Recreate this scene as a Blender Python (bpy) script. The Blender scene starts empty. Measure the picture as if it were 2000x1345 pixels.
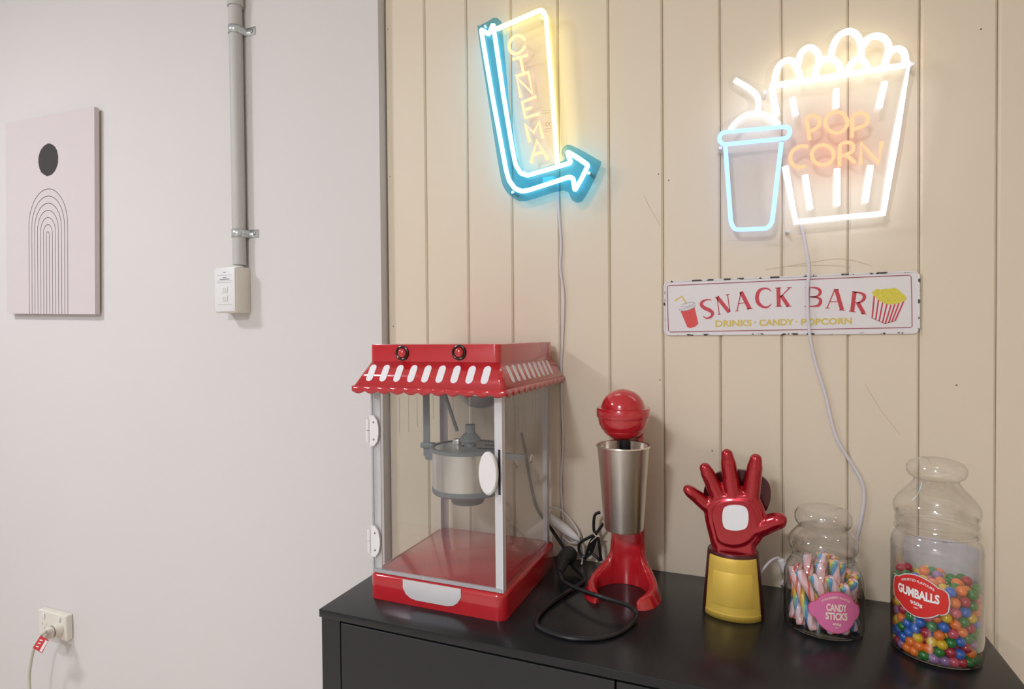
import bpy, bmesh, math, random
import numpy as np
from mathutils import Matrix, Vector
random.seed(7)
scene = bpy.context.scene
COL = scene.collection

# ------------------------------------------------------------------ camera, world, exposure
FPX, YAW, PITCH, ROLL = 1145.0, 0.380536, 0.016754, 0.0086788     # focal length in px of a 2000x1345 frame
CX, CY = 1000.0, 672.5
TOP = 0.85                                   # cabinet top above the floor
CAM = np.array([0.0, -1.114, TOP + 0.4434])  # panelled wall is the plane y = 0
_F = np.array([-math.sin(YAW)*math.cos(PITCH), math.cos(YAW)*math.cos(PITCH), -math.sin(PITCH)])
_r = np.array([math.cos(YAW), math.sin(YAW), 0.0]); _d = np.cross(_F, _r)
_c, _s = math.cos(ROLL), math.sin(ROLL)
MR = np.array([_c*_r + _s*_d, -_s*_r + _c*_d, _F])
cam = bpy.data.objects.new('camera', bpy.data.cameras.new('camera')); COL.objects.link(cam)
m4 = Matrix.Identity(4)
for i in range(3):
    m4[i][0], m4[i][1], m4[i][2], m4[i][3] = MR[0][i], -MR[1][i], -MR[2][i], CAM[i]
cam.matrix_world = m4
cam.data.sensor_width = 36.0; cam.data.lens = FPX/2000*36; cam.data.clip_start = 0.02
scene.camera = cam
w = bpy.data.worlds.new('world'); scene.world = w; w.use_nodes = True
w.node_tree.nodes['Background'].inputs[0].default_value = (1.0, 0.97, 0.94, 1)
w.node_tree.nodes['Background'].inputs[1].default_value = 0.0
LAMPS = [('left', -2.15, -1.40, 120.0, 'round white ceiling light over the canvas print'), ('rear', -0.6, -2.9, 230.0, 'round white ceiling light out in the middle of the room')]   # side, x, y, emission
NEON = 1.0
scene.view_settings.view_transform = 'Standard'
scene.view_settings.look = 'None'
scene.view_settings.exposure = -0.08
scene.view_settings.gamma = 1.0
scene.view_settings.use_curve_mapping = False

def ray(px, py): return MR.T @ np.array([px-CX, py-CY, FPX])
def onY(px, py, y):
    v = ray(px, py); return CAM + v*((y-CAM[1])/v[1])
def onZ(px, py, z):
    v = ray(px, py); return CAM + v*((z-CAM[2])/v[2])
def onCyl(px, py, cx, cy, r, back=False):
    v = ray(px, py); ox, oy = CAM[0]-cx, CAM[1]-cy
    a = v[0]**2+v[1]**2; b = 2*(ox*v[0]+oy*v[1]); c = ox*ox+oy*oy-r*r
    d = math.sqrt(max(0, b*b-4*a*c)); t = (-b+d)/(2*a) if back else (-b-d)/(2*a)
    return CAM + v*t

# ------------------------------------------------------------------ materials
def lin(c):
    out = []
    for k in c:
        k /= 255.0
        out.append(k/12.92 if k <= 0.04045 else ((k+0.055)/1.055)**2.4)
    return out
MATS = {}
def mat(name, rgb, rough=0.5, metal=0.0, coat=0.0, var=0.04, scale=25.0, bump=0.0, bscale=80.0, stretch=None, spec=0.5):
    if name in MATS: return MATS[name]
    m = bpy.data.materials.new(name); m.use_nodes = True; nt = m.node_tree; n = nt.nodes; L = nt.links
    b = n['Principled BSDF']; b.inputs['Roughness'].default_value = rough; b.inputs['Metallic'].default_value = metal
    b.inputs['Coat Weight'].default_value = coat; b.inputs['Coat Roughness'].default_value = 0.06
    b.inputs['Specular IOR Level'].default_value = spec
    tc = n.new('ShaderNodeTexCoord'); mp = n.new('ShaderNodeMapping'); nz = n.new('ShaderNodeTexNoise')
    if stretch: mp.inputs['Scale'].default_value = stretch
    nz.inputs['Scale'].default_value = scale; nz.inputs['Detail'].default_value = 4
    L.new(tc.outputs['Object'], mp.inputs['Vector']); L.new(mp.outputs[0], nz.inputs['Vector'])
    mx = n.new('ShaderNodeMix'); mx.data_type = 'RGBA'; c = lin(rgb)
    mx.inputs[6].default_value = [k*(1-var) for k in c]+[1]; mx.inputs[7].default_value = [min(1, k*(1+var)) for k in c]+[1]
    L.new(nz.outputs['Fac'], mx.inputs[0]); L.new(mx.outputs[2], b.inputs['Base Color'])
    if bump > 0:
        n2 = n.new('ShaderNodeTexNoise'); n2.inputs['Scale'].default_value = bscale; n2.inputs['Detail'].default_value = 3
        L.new(mp.outputs[0], n2.inputs['Vector'])
        bp = n.new('ShaderNodeBump'); bp.inputs['Strength'].default_value = bump; bp.inputs['Distance'].default_value = 0.001
        L.new(n2.outputs['Fac'], bp.inputs['Height']); L.new(bp.outputs[0], b.inputs['Normal'])
    MATS[name] = m; return m
def clear(name, tint=(255, 255, 255), rough=0.03, ior=1.45, gain=1.0, haze=0.0, hazecol=(220, 220, 225)):
    if name in MATS: return MATS[name]
    m = bpy.data.materials.new(name); m.use_nodes = True; nt = m.node_tree; n = nt.nodes; L = nt.links
    n.remove(n['Principled BSDF']); out = n['Material Output']
    tr = n.new('ShaderNodeBsdfTransparent'); tr.inputs[0].default_value = lin(tint)+[1]
    gl = n.new('ShaderNodeBsdfGlossy'); gl.inputs['Roughness'].default_value = rough
    nz = n.new('ShaderNodeTexNoise'); nz.inputs['Scale'].default_value = 40
    lw = n.new('ShaderNodeLayerWeight'); lw.inputs[0].default_value = 0.5
    pw = n.new('ShaderNodeMath'); pw.operation = 'POWER'; pw.inputs[1].default_value = 4.0; L.new(lw.outputs['Facing'], pw.inputs[0])
    mu = n.new('ShaderNodeMath'); mu.operation = 'MULTIPLY_ADD'; mu.inputs[1].default_value = 0.75*gain; mu.inputs[2].default_value = 0.035*gain; mu.use_clamp = True
    mx = n.new('ShaderNodeMixShader')
    L.new(pw.outputs[0], mu.inputs[0]); L.new(mu.outputs[0], mx.inputs[0])
    src = tr.outputs[0]
    if haze > 0:
        df = n.new('ShaderNodeBsdfDiffuse'); df.inputs[0].default_value = lin(hazecol)+[1]
        mh = n.new('ShaderNodeMixShader'); hm = n.new('ShaderNodeMath'); hm.operation = 'MULTIPLY'; hm.inputs[1].default_value = haze*2
        L.new(nz.outputs['Fac'], hm.inputs[0]); L.new(hm.outputs[0], mh.inputs[0])
        L.new(tr.outputs[0], mh.inputs[1]); L.new(df.outputs[0], mh.inputs[2]); src = mh.outputs[0]
    L.new(src, mx.inputs[1]); L.new(gl.outputs[0], mx.inputs[2]); L.new(mx.outputs[0], out.inputs[0])
    MATS[name] = m; return m
def glow(name, rgb, strength):
    if name in MATS: return MATS[name]
    m = bpy.data.materials.new(name); m.use_nodes = True; n = m.node_tree.nodes; L = m.node_tree.links
    n.remove(n['Principled BSDF']); e = n.new('ShaderNodeEmission')
    e.inputs[0].default_value = lin(rgb)+[1]; e.inputs[1].default_value = strength
    L.new(e.outputs[0], n['Material Output'].inputs[0]); MATS[name] = m; return m

M_WHITEWALL = mat('white_wall_paint', (214, 210, 207), 0.75, var=0.02, scale=3, bump=0.12, bscale=220)
M_CREAM = mat('cream_panel_paint', (222, 208, 186), 0.5, var=0.02, scale=4, bump=0.08, bscale=120)
M_CEIL = mat('ceiling_paint', (240, 239, 236), 0.8)
M_FLOOR = mat('floor_vinyl', (205, 196, 184), 0.5, var=0.1, scale=6)
M_BLACK = mat('black_cabinet_paint', (30, 30, 32), 0.25, var=0.12, scale=14, bump=0.06, bscale=60, spec=0.36)
M_BLACKF = mat('black_cabinet_front', (30, 30, 32), 0.5, var=0.08, scale=14)
M_RED = mat('glossy_red_plastic', (186, 30, 40), 0.14, coat=0.8, var=0.05)
M_REDROOF = M_RED
M_WPL = mat('white_plastic', (228, 226, 226), 0.35)
M_IVORY = mat('ivory_plastic', (226, 221, 208), 0.4)
M_ALU = mat('pale_aluminium', (222, 221, 226), 0.35, metal=0.1)
M_STEEL = mat('brushed_steel', (240, 232, 222), 0.33, metal=1.0, var=0.05, scale=14, stretch=(60, 60, 0.5))
_tg = M_STEEL.node_tree.nodes.new('ShaderNodeTangent'); _tg.direction_type = 'RADIAL'; _tg.axis = 'Z'
_b = M_STEEL.node_tree.nodes['Principled BSDF']; _b.inputs['Anisotropic'].default_value = 0.85; _b.inputs['Anisotropic Rotation'].default_value = 0.25
M_STEEL.node_tree.links.new(_tg.outputs[0], _b.inputs['Tangent'])
M_KETTLE = mat('kettle_steel', (222, 220, 216), 0.3, metal=0.9, var=0.05, scale=14, stretch=(60, 60, 0.5))
M_DGREY = mat('grey_enamel', (125, 130, 133), 0.45)
M_BLK = mat('black_rubber', (24, 24, 26), 0.35)
M_SCREW = mat('zinc_screw', (150, 152, 150), 0.3, metal=0.9)
M_ACRY = clear('clear_acrylic', (250, 250, 249), gain=0.8, haze=0.022)
M_JAR = clear('clear_jar_plastic', (254, 254, 254), rough=0.015, gain=2.3)
M_SIGNACRY = clear('clear_sign_acrylic', (252, 252, 252), gain=0.8)
M_BLUEACRY = clear('blue_tinted_acrylic', (186, 226, 238), gain=0.6)

# ------------------------------------------------------------------ mesh helpers
class MB:
    def __init__(s): s.v = []; s.f = []
    def add(s, v, f):
        o = len(s.v); s.v += [tuple(map(float, p)) for p in v]; s.f += [tuple(i+o for i in q) for q in f]; return s
    def box(s, x0, x1, y0, y1, z0, z1):
        return s.add([(x0,y0,z0),(x1,y0,z0),(x1,y1,z0),(x0,y1,z0),(x0,y0,z1),(x1,y0,z1),(x1,y1,z1),(x0,y1,z1)],
                     [(3,2,1,0),(4,5,6,7),(0,1,5,4),(1,2,6,5),(2,3,7,6),(3,0,4,7)])
    def rbox(s, x0, x1, y0, y1, z0, z1, r=0.003, seg=3, vr=None):
        bm = bmesh.new(); bmesh.ops.create_cube(bm, size=1)
        for v in bm.verts:
            v.co = ((x0+x1)/2+v.co.x*(x1-x0), (y0+y1)/2+v.co.y*(y1-y0), (z0+z1)/2+v.co.z*(z1-z0))
        if vr:
            e = [e for e in bm.edges if abs(e.verts[0].co.z-e.verts[1].co.z) > 1e-6]
            bmesh.ops.bevel(bm, geom=e, offset=vr, segments=6, affect='EDGES', profile=0.5)
            e = [e for e in bm.edges if abs(e.verts[0].co.z-z1) < 1e-6 and abs(e.verts[1].co.z-z1) < 1e-6]
            bmesh.ops.bevel(bm, geom=e, offset=r, segments=seg, affect='EDGES', profile=0.5)
        else:
            bmesh.ops.bevel(bm, geom=list(bm.edges), offset=r, segments=seg, affect='EDGES', profile=0.5)
        bm.verts.index_update()
        s.add([v.co[:] for v in bm.verts], [[v.index for v in f.verts] for f in bm.faces]); bm.free(); return s
    def extrude(s, poly, d):                      # poly: 3D points of one flat outline, d: thickness vector
        n = len(poly); P = [np.array(p, float) for p in poly]; d = np.array(d, float)
        v = P+[p+d for p in P]
        return s.add(v, [tuple(range(n)), tuple(range(2*n-1, n-1, -1))]+[(i, i+n, (i+1) % n+n, (i+1) % n) for i in range(n)])
    def flat(s, poly): return s.add(poly, [tuple(range(len(poly)))])
    def lathe(s, prof, c=(0,0,0), n=40, sx=1.0, sy=1.0, a0=0.0, a1=None):
        full = a1 is None; a1 = 2*math.pi if full else a1
        k = n if full else n+1; v = []; f = []
        for r, z in prof:
            for i in range(k):
                a = a0+(a1-a0)*i/n; v.append((c[0]+r*sx*math.cos(a), c[1]+r*sy*math.sin(a), c[2]+z))
        for j in range(len(prof)-1):
            for i in range(n):
                i2 = (i+1) % k if full else i+1
                f.append((j*k+i, j*k+i2, (j+1)*k+i2, (j+1)*k+i))
        return s.add(v, f)
    def tube(s, pts, r, n=10, closed=False):
        P = [np.array(p, float) for p in pts]; m = len(P); v = []; f = []
        R = r if hasattr(r, '__len__') else [r]*m
        ref = None
        for i in range(m):
            t = (P[(i+1) % m]-P[i-1]) if closed else (P[min(i+1, m-1)]-P[max(i-1, 0)])
            t = t/(np.linalg.norm(t)+1e-12)
            if ref is None:
                ref = np.array([0, 0, 1.0]) if abs(t[2]) < 0.9 else np.array([1.0, 0, 0])
            u = ref-t*(ref@t); u /= (np.linalg.norm(u)+1e-12); ref = u; w_ = np.cross(t, u)
            for k in range(n):
                a = 2*math.pi*k/n; v.append(P[i]+R[i]*(math.cos(a)*u+math.sin(a)*w_))
        for i in range(m if closed else m-1):
            i2 = (i+1) % m
            for k in range(n):
                f.append((i*n+k, i*n+(k+1) % n, i2*n+(k+1) % n, i2*n+k))
        if not closed: f += [tuple(range(n-1, -1, -1)), tuple((m-1)*n+k for k in range(n))]
        return s.add(v, f)
    def ball(s, c, r, nu=20, nv=12, sx=1, sy=1, sz=1):
        prof = [(max(1e-5, r*math.sin(math.pi*j/nv)), -r*math.cos(math.pi*j/nv)*sz) for j in range(nv+1)]
        return s.lathe(prof, c, nu, sx, sy)
    def build(s, name, material, parent=None, smooth=35, org=None):
        o0 = np.zeros(3)
        if org is not None: o0 = np.array(org, float)
        elif parent is not None:
            p = parent
            while p.parent: p = p.parent
            o0 = np.array(p.location)
        me = bpy.data.meshes.new(name)
        me.from_pydata([tuple(np.array(p)-o0) for p in s.v], [], s.f)
        bm = bmesh.new(); bm.from_mesh(me); bmesh.ops.recalc_face_normals(bm, faces=bm.faces); bm.to_mesh(me); bm.free()
        if smooth:
            me.shade_smooth(); me.set_sharp_from_angle(angle=math.radians(smooth))
        for q in (material if isinstance(material, list) else [material]): me.materials.append(q)
        o = bpy.data.objects.new(name, me); COL.objects.link(o)
        if parent is not None: o.parent = parent
        elif org is not None: o.location = org
        return o
def tag(o, label, cat, group=None):
    o['label'] = label; o['category'] = cat
    if group: o['group'] = group
    return o
def thing(name, label, cat, loc, group=None):
    o = bpy.data.objects.new(name, None); COL.objects.link(o); o.location = tuple(map(float, loc)); o.empty_display_size = 0.02
    return tag(o, label, cat, group)
def struct(o): o['kind'] = 'structure'; return o
def smooth_path(pts, k=8, closed=False):
    P = [np.array(p, float) for p in pts]; m = len(P); out = []
    for i in range(m if closed else m-1):
        if closed: a, b, c, d = P[i-1], P[i], P[(i+1) % m], P[(i+2) % m]
        else: a, b, c, d = P[max(i-1, 0)], P[i], P[i+1], P[min(i+2, m-1)]
        for j in range(k):
            t = j/k
            out.append(0.5*((2*b)+(c-a)*t+(2*a-5*b+4*c-d)*t*t+(3*b-a-3*c+d)*t**3))
    if not closed: out.append(P[-1])
    return out
def round_poly(pts, r, k=5):                       # rounds the corners of a 2D/3D polyline (open)
    P = [np.array(p, float) for p in pts]; out = [P[0]]
    for i in range(1, len(P)-1):
        a, b, c = P[i-1], P[i], P[i+1]; la, lc = np.linalg.norm(a-b), np.linalg.norm(c-b); rr = min(r, la*0.45, lc*0.45)
        p, q = b+(a-b)/la*rr, b+(c-b)/lc*rr
        for j in range(k+1):
            t = j/k; out.append((1-t)**2*p+2*t*(1-t)*b+t*t*q)
    out.append(P[-1]); return out
def ribbon(pts, widths, k=1):                      # 2D strip of changing width -> list of quads
    P = [np.array(p, float) for p in pts]
    W = widths if hasattr(widths, '__len__') else [widths]*len(P)
    if k > 1:
        P3 = [np.array([p[0], p[1], q]) for p, q in zip(P, W)]; S = smooth_path(P3, k); P = [q[:2] for q in S]; W = [q[2] for q in S]
    Lf, Rt = [], []
    for i in range(len(P)):
        t = P[min(i+1, len(P)-1)]-P[max(i-1, 0)]; t = t/(np.linalg.norm(t)+1e-9); n = np.array([-t[1], t[0]])
        Lf.append(P[i]+n*W[i]/2); Rt.append(P[i]-n*W[i]/2)
    return [(Lf[i], Lf[i+1], Rt[i+1], Rt[i]) for i in range(len(P)-1)]
def text2d(s, bold=0.0):
    cu = bpy.data.curves.new('t', 'FONT'); cu.body = s; cu.offset = bold; cu.resolution_u = 4; cu.fill_mode = 'FRONT'
    o = bpy.data.objects.new('t', cu); COL.objects.link(o)
    dg = bpy.context.evaluated_depsgraph_get(); me = bpy.data.meshes.new_from_object(o.evaluated_get(dg))
    v = np.array([p.co[:2] for p in me.vertices]); f = [tuple(q.vertices) for q in me.polygons]
    bpy.data.objects.remove(o); bpy.data.curves.remove(cu); bpy.data.meshes.remove(me)
    v[:, 0] -= v[:, 0].min(); wd = v[:, 0].max(); hmin, hmax = v[:, 1].min(), v[:, 1].max()
    v[:, 0] /= wd; v[:, 1] = (v[:, 1]-hmin)/(hmax-hmin)
    return v, f, wd/(hmax-hmin)

# ------------------------------------------------------------------ the room
WY = -0.0204                                        # face of the white wall
WX = -0.7455                                        # where it ends and the boards begin
o = struct(MB().box(-4.2, 1.6, -3.6, 0.2, -0.1, 0).build('floor', M_FLOOR))
o = struct(MB().box(-4.2, 1.6, -3.6, 0.2, 2.55, 2.65).build('ceiling', M_CEIL))
struct(MB().box(-4.2, WX, WY, 0.10, 0, 2.55).build('wall_left', M_WHITEWALL))
struct(MB().box(1.5, 1.6, -3.6, 0.2, 0, 2.55).build('wall_right', M_CREAM))
struct(MB().box(-4.2, -4.1, -3.6, 0.2, 0, 2.55).build('wall_side', M_WHITEWALL))
struct(MB().box(-4.2, 1.6, -3.6, -3.5, 0, 2.55).build('wall_front', M_WHITEWALL))
wb = struct(MB().box(WX+0.012, 1.5, 0.011, 0.10, 0, 2.55).build('wall_back', M_CREAM))
struct(MB().box(WX, WX+0.012, 0.04, 0.10, 0, 2.55).build('trim_1', M_CREAM))
p597 = onY(597, 500, WY)
struct(MB().box(p597[0], WX, WY-0.0012, WY, 0, 2.55).build('trim_2', M_WHITEWALL))
x = WX+0.0028; bounds = [x]+[-0.6425+0.1*k for k in range(22)]
bmesh_cache = None
for a, b in zip(bounds[:-1], bounds[1:]):
    c = 0.0035; a2 = a if a == bounds[0] else a+0.0004; b2 = b-0.0004
    pr = [(a2, 0.012), (a2, 0.0035), (a2+c, 0), (b2-c, 0), (b2, 0.0035), (b2, 0.012)]
    MB().extrude([(p[0], p[1], 0.0) for p in pr], (0, 0, 2.55)).build('board', M_CREAM, wb, smooth=0)
M_NAIL = mat('nail_spot', (120, 105, 85), 0.6)
for px, py in [(758, 57), (762, 345), (768, 637), (1286, 340), (1306, 352), (1289, 742), (1916, 57), (1868, 752), (1391, 880)]:
    p = onY(px, py, 0)
    MB().lathe([(0.0001, -0.0006), (0.0009, -0.0005), (0.0016, 0)], (0, 0, 0), 10).v
    mb = MB(); mb.ball((p[0], 0, p[2]), 0.0014, 10, 6, 1, 0.4, 1); mb.build('nail_head', M_NAIL, wb)
M_SCUFF = mat('scuff_mark', (196, 180, 156), 0.7)
for pts in ([(1495, 527), (1560, 516), (1640, 505), (1690, 515), (1702, 521)], [(1540, 520), (1600, 518), (1660, 520)],
            [(1258, 382), (1272, 410), (1290, 440)], [(1690, 750), (1720, 800), (1760, 850)]):
    mb = MB()
    for q in ribbon(pts, 1.1, 6): mb.flat([onY(p[0], p[1], -0.0003) for p in q])
    mb.build('scuff', M_SCUFF, wb, smooth=0)

# ------------------------------------------------------------------ ceiling lamps (the room's light)
def ceiling_lamp(side, x, y, e, label, r=0.16):
    t = thing('ceiling_light_%s_offscreen' % side, label, 'ceiling light', (x, y, 2.55))
    MB().lathe([(0.001, 0), (r+0.02, 0), (r+0.02, -0.03), (r, -0.035)], (x, y, 2.55), 40).build('frame', M_WPL, t)
    MB().lathe([(r, -0.034), (r*0.9, -0.05), (r*0.5, -0.06), (0.001, -0.062)], (x, y, 2.55), 40).build('diffuser_%s_offscreen' % side, glow('lamp_diffuser_'+side, (244, 247, 255), e), t)
for lamp in LAMPS: ceiling_lamp(*lamp)

# ------------------------------------------------------------------ cabinet
CXL, CXR, CYF = -0.647, 0.3225, -0.353
t = thing('cabinet', 'black metal storage cabinet with two doors against the cream panelled wall', 'cabinet', ((CXL+CXR)/2, CYF/2, 0))
MB().rbox(CXL, CXR, CYF, -0.001, TOP-0.013, TOP, 0.0012, 2).build('top', M_BLACK, t)
for x0, x1 in ((CXL+0.003, CXL+0.039), (CXR-0.039, CXR-0.003)):
    MB().box(x0, x1, CYF+0.003, -0.003, 0.08, TOP-0.0135).build('side_panel', M_BLACKF, t)
MB().box(CXL+0.039, CXR-0.039, -0.012, -0.003, 0.08, TOP-0.0135).build('back_panel', M_BLACKF, t)
MB().box(CXL+0.039, CXR-0.039, CYF+0.02, -0.012, 0.08, 0.10).build('bottom_panel', M_BLACKF, t)
MB().box(CXL+0.039, CXR-0.039, CYF+0.022, -0.012, TOP-0.0135-0.02, TOP-0.0135).build('top_rail', M_BLACKF, t)
mid = (CXL+CXR)/2
for x0, x1, hx in ((CXL+0.0405, mid-0.0012, mid-0.03), (mid+0.0012, CXR-0.0405, mid+0.03)):
    d = MB().rbox(x0, x1, CYF+0.003, CYF+0.021, 0.085, TOP-0.0175, 0.0008, 1).build('door', M_BLACKF, t)
    MB().rbox(hx-0.006, hx+0.006, CYF-0.017, CYF+0.002, 0.45, 0.57, 0.003, 2).build('handle', M_BLACK, d)
for sx in (CXL+0.03, CXR-0.03):
    for sy in (CYF+0.03, -0.03):
        MB().lathe([(0.001, 0), (0.016, 0), (0.018, 0.08), (0.001, 0.08)], (sx, sy, 0), 14).build('foot', M_BLK, t)

# ------------------------------------------------------------------ canvas print
cz = CAM[2]; KS = 1.0094; pc = np.array([-1.8395*KS, 0, cz+0.3508*KS]); ang = math.radians(-1.5); PW, PH = 0.394*KS, 0.5605*KS
PYF = WY-0.020
def onCanvas(u, v, y): return (pc[0]+u*math.cos(ang)-v*math.sin(ang), y, pc[2]+u*math.sin(ang)+v*math.cos(ang))
t = thing('canvas_print', 'pale pink canvas print with a black dot above thin nested arches', 'picture', (pc[0], WY, pc[2]-PH/2))
M_CANVAS = mat('pink_canvas', (211, 200, 200), 0.85, var=0.015, bump=0.25, bscale=900)
M_INK = mat('charcoal_ink', (62, 58, 58), 0.8, var=0.12, scale=120)
M_PINE = mat('raw_pine', (200, 180, 150), 0.7, var=0.1, stretch=(1, 1, 12))
MB().extrude([onCanvas(a*PW/2, b*PH/2, PYF) for a, b in ((-1, -1), (1, -1), (1, 1), (-1, 1))], (0, 0.013, 0)).build('canvas', M_CANVAS, t)
for (u0, u1, v0, v1) in ((-PW/2+.006, -PW/2+.036, -PH/2+.006, PH/2-.006), (PW/2-.036, PW/2-.006, -PH/2+.006, PH/2-.006), (-PW/2+.036, PW/2-.036, -PH/2+.006, -PH/2+.036), (-PW/2+.036, PW/2-.036, PH/2-.036, PH/2-.006)):
    MB().extrude([onCanvas(a, b, PYF+0.013) for a, b in ((u0, v0), (u1, v0), (u1, v1), (u0, v1))], (0, 0.0068, 0)).build('stretcher_bar', M_PINE, t)
mb = MB(); rnd = random.Random(3)
mb.extrude([onCanvas(0.0005+0.0445*(1+rnd.uniform(-.02, .02))*math.cos(a), 0.157+0.0455*(1+rnd.uniform(-.02, .02))*math.sin(a), PYF-0.0004) for a in [2*math.pi*i/64 for i in range(64)]], (0, 0.0003, 0)); mb.build('printed_dot', M_INK, t, smooth=0)
for i in range(7):
    a = 0.0875-0.0135*i; top = 0.0745-0.0203*i; b = a*1.2; uc = -0.003
    pts = [(uc-a, -PH/2), (uc-a, top-b)]+[(uc-a*math.cos(q), top-b+b*math.sin(q)) for q in [math.pi*j/28 for j in range(1, 28)]]+[(uc+a, top-b), (uc+a, -PH/2)]
    mb = MB()
    for q in ribbon(pts, 0.0016): mb.flat([onCanvas(p[0], p[1], PYF-0.0003) for p in q])
    mb.build('arch_line', M_INK, t, smooth=0)

# ------------------------------------------------------------------ conduit, controller, outlet
M_COND = mat('grey_conduit', (188, 186, 181), 0.5, var=0.03)
M_ZINC = mat('zinc_plate', (205, 212, 212), 0.28, metal=0.7, var=0.1, scale=60)
pr_, pcy = 0.0155, WY-0.0165
p0 = onY(461.5, 60, pcy); p1 = onY(467, 515, pcy); pxm = (p0[0]+p1[0])/2
zb = p1[2]
t = thing('wall_conduit', 'grey plastic conduit pipe running down the white wall to the control box', 'pipe', (pxm, WY, zb))
MB().tube([(pxm, pcy, zb-0.003), (pxm, pcy, 2.549)], pr_, 28).build('pipe', M_COND, t)
zc = onY(461, 14, pcy)[2]
MB().lathe([(pr_, 0), (pr_+0.0028, 0), (pr_+0.003, 0.001), (pr_+0.003, 0.07), (pr_, 0.07)], (pxm, pcy, zc), 28).build('coupling', M_COND, t)
for py in (58, 456):
    z0 = onY(470, py, pcy)[2]; hb = 0.0095
    R1 = pr_+0.0012
    pts = [(pxm+0.046, WY-0.0007), (pxm+R1+0.003, WY-0.0007), (pxm+R1, WY-0.003), (pxm+R1, pcy)]+[(pxm+R1*math.cos(a), pcy-R1*math.sin(a)) for a in [math.pi*i/16 for i in range(1, 17)]]+[(pxm-R1, WY-0.0007)]
    v = [(p[0], p[1], z0-hb) for p in pts]+[(p[0], p[1], z0+hb) for p in pts]; n = len(pts)
    c = MB().add(v, [(i, i+1, i+1+n, i+n) for i in range(n-1)]).build('saddle_clip', M_ZINC, t)
    s_ = c.modifiers.new('thick', 'SOLIDIFY'); s_.thickness = 0.0012; s_.offset = 0
    mb = MB(); mb.ball((pxm+0.034, WY-0.0015, z0), 0.0045, 14, 8, 1, 0.5, 1); mb.build('screw', M_SCREW, c)
BXL, BXR, BYF = -1.190, -1.1225, WY-0.0434
t = thing('wall_control_box', 'small white control box with printed buttons at the foot of the conduit', 'switch', (-1.156, WY, cz+0.058))
MB().rbox(BXL, BXR, BYF, WY, cz+0.0585, cz+0.1675, 0.002, 2).build('body', M_IVORY, t)
fp = MB().rbox(BXL+0.001, BXR-0.002, BYF-0.003, BYF, cz+0.061, cz+0.165, 0.0012, 2).build('face_plate', M_WPL, t)
M_PRN = mat('grey_print', (150, 148, 152), 0.7)
def fbox(x0, x1, z0, z1, y, d, name, m, par): return MB().box(x0, x1, y-d, y, z0, z1).build(name, m, par)
fy = BYF-0.003; xc = (BXL+BXR)/2
for zz, wd in ((0.1475, 0.046), (0.134, 0.05), (0.130, 0.05), (0.0775, 0.046)): fbox(xc-wd/2, xc+wd/2, cz+zz, cz+zz+0.0007, fy, 0.0002, 'printed_line', M_PRN, t)
for zz, wd in ((0.1535, 0.008), (0.137, 0.032), (0.141, 0.012)): fbox(xc-wd/2, xc+wd/2, cz+zz, cz+zz+0.0022, fy, 0.0002, 'printed_text', M_PRN, t)
for zz in (0.113, 0.092):
    b = MB().rbox(xc-0.009, xc+0.009, fy-0.0015, fy, cz+zz-0.007, cz+zz+0.007, 0.0007, 2).build('button', M_WPL, t)
    mb = MB(); mb.tube([(xc+0.004*math.cos(a), fy-0.0016, cz+zz+0.004*math.sin(a)) for a in [2*math.pi*i/16 for i in range(16)]], 0.0004, 5, True); mb.build('button_mark', M_PRN, b)

OXL, OXR, OZ0, OZ1, OYF = -1.945, -1.819, cz-0.872, cz-0.798, WY-0.020
t = thing('power_outlet', 'cream double power outlet low on the white wall', 'outlet', ((OXL+OXR)/2, WY, OZ0))
plate = MB().rbox(OXL, OXR, OYF, WY, OZ0, OZ1, 0.004, 3).build('plate', M_IVORY, t); cutter = MB()
for sx in (0.028, 0.098):
    MB().rbox(OXL+sx-0.005, OXL+sx+0.005, OYF-0.004, OYF, OZ1-0.022, OZ1-0.007, 0.001, 2).build('rocker_switch', M_WPL, t)
    for dx, dz in ((-0.009, 0), (0.009, 0), (0, -0.012)):
        q = (OXL+sx+dx-0.0015, OXL+sx+dx+0.0015, OZ0+0.034+dz-0.004, OZ0+0.034+dz+0.004)
        cutter.box(q[0], q[1], OYF-0.002, OYF+0.013, q[2], q[3])
        MB().box(q[0], q[1], OYF+0.012, OYF+0.0132, q[2], q[3]).build('socket_slot', M_SCREW, t)
cut = cutter.build('cutter', M_IVORY, t)
bo = plate.modifiers.new('slots', 'BOOLEAN'); bo.operation = 'DIFFERENCE'; bo.object = cut; bo.solver = 'EXACT'
bpy.context.view_layer.update(); me = bpy.data.meshes.new_from_object(plate.evaluated_get(bpy.context.evaluated_depsgraph_get()))
me.shade_flat(); plate.modifiers.clear(); plate.data = me; bpy.data.objects.remove(cut)
# plug and lead with its test tag
pb = np.array([OXL+0.098, OYF, OZ0+0.034])
tipp = onY(87, 1234, OYF-0.055)
t = thing('plug_lead', 'cream mains plug and lead with a red tag in the low outlet', 'plug', (pb[0], pb[1], pb[2]))
ax = tipp-pb
M_LEAD = mat('cream_lead', (196, 192, 176), 0.45)
MB().tube([pb+np.array([0, -0.0002, 0]), pb+np.array([0, -0.018, 0]), pb+np.array([-0.004, -0.026, -0.002]), pb+ax*0.62, pb+ax*0.9], [0.019, 0.019, 0.0165, 0.008, 0.0055], 20).build('plug_body', M_IVORY, t)
for k in range(4):
    q = pb+ax*(0.62+0.085*k); MB().tube([q, q+ax*0.03], 0.0085-0.0009*k, 14).build('strain_relief_ring', M_IVORY, t)
LY = OYF-0.055
lead = [tipp-ax*0.1, tipp, onY(80, 1243, LY), onY(68, 1262, LY), onY(60, 1295, LY), onY(57, 1330, LY), onY(62, 1370, LY), onY(75, 1440, LY+0.01)]
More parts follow.
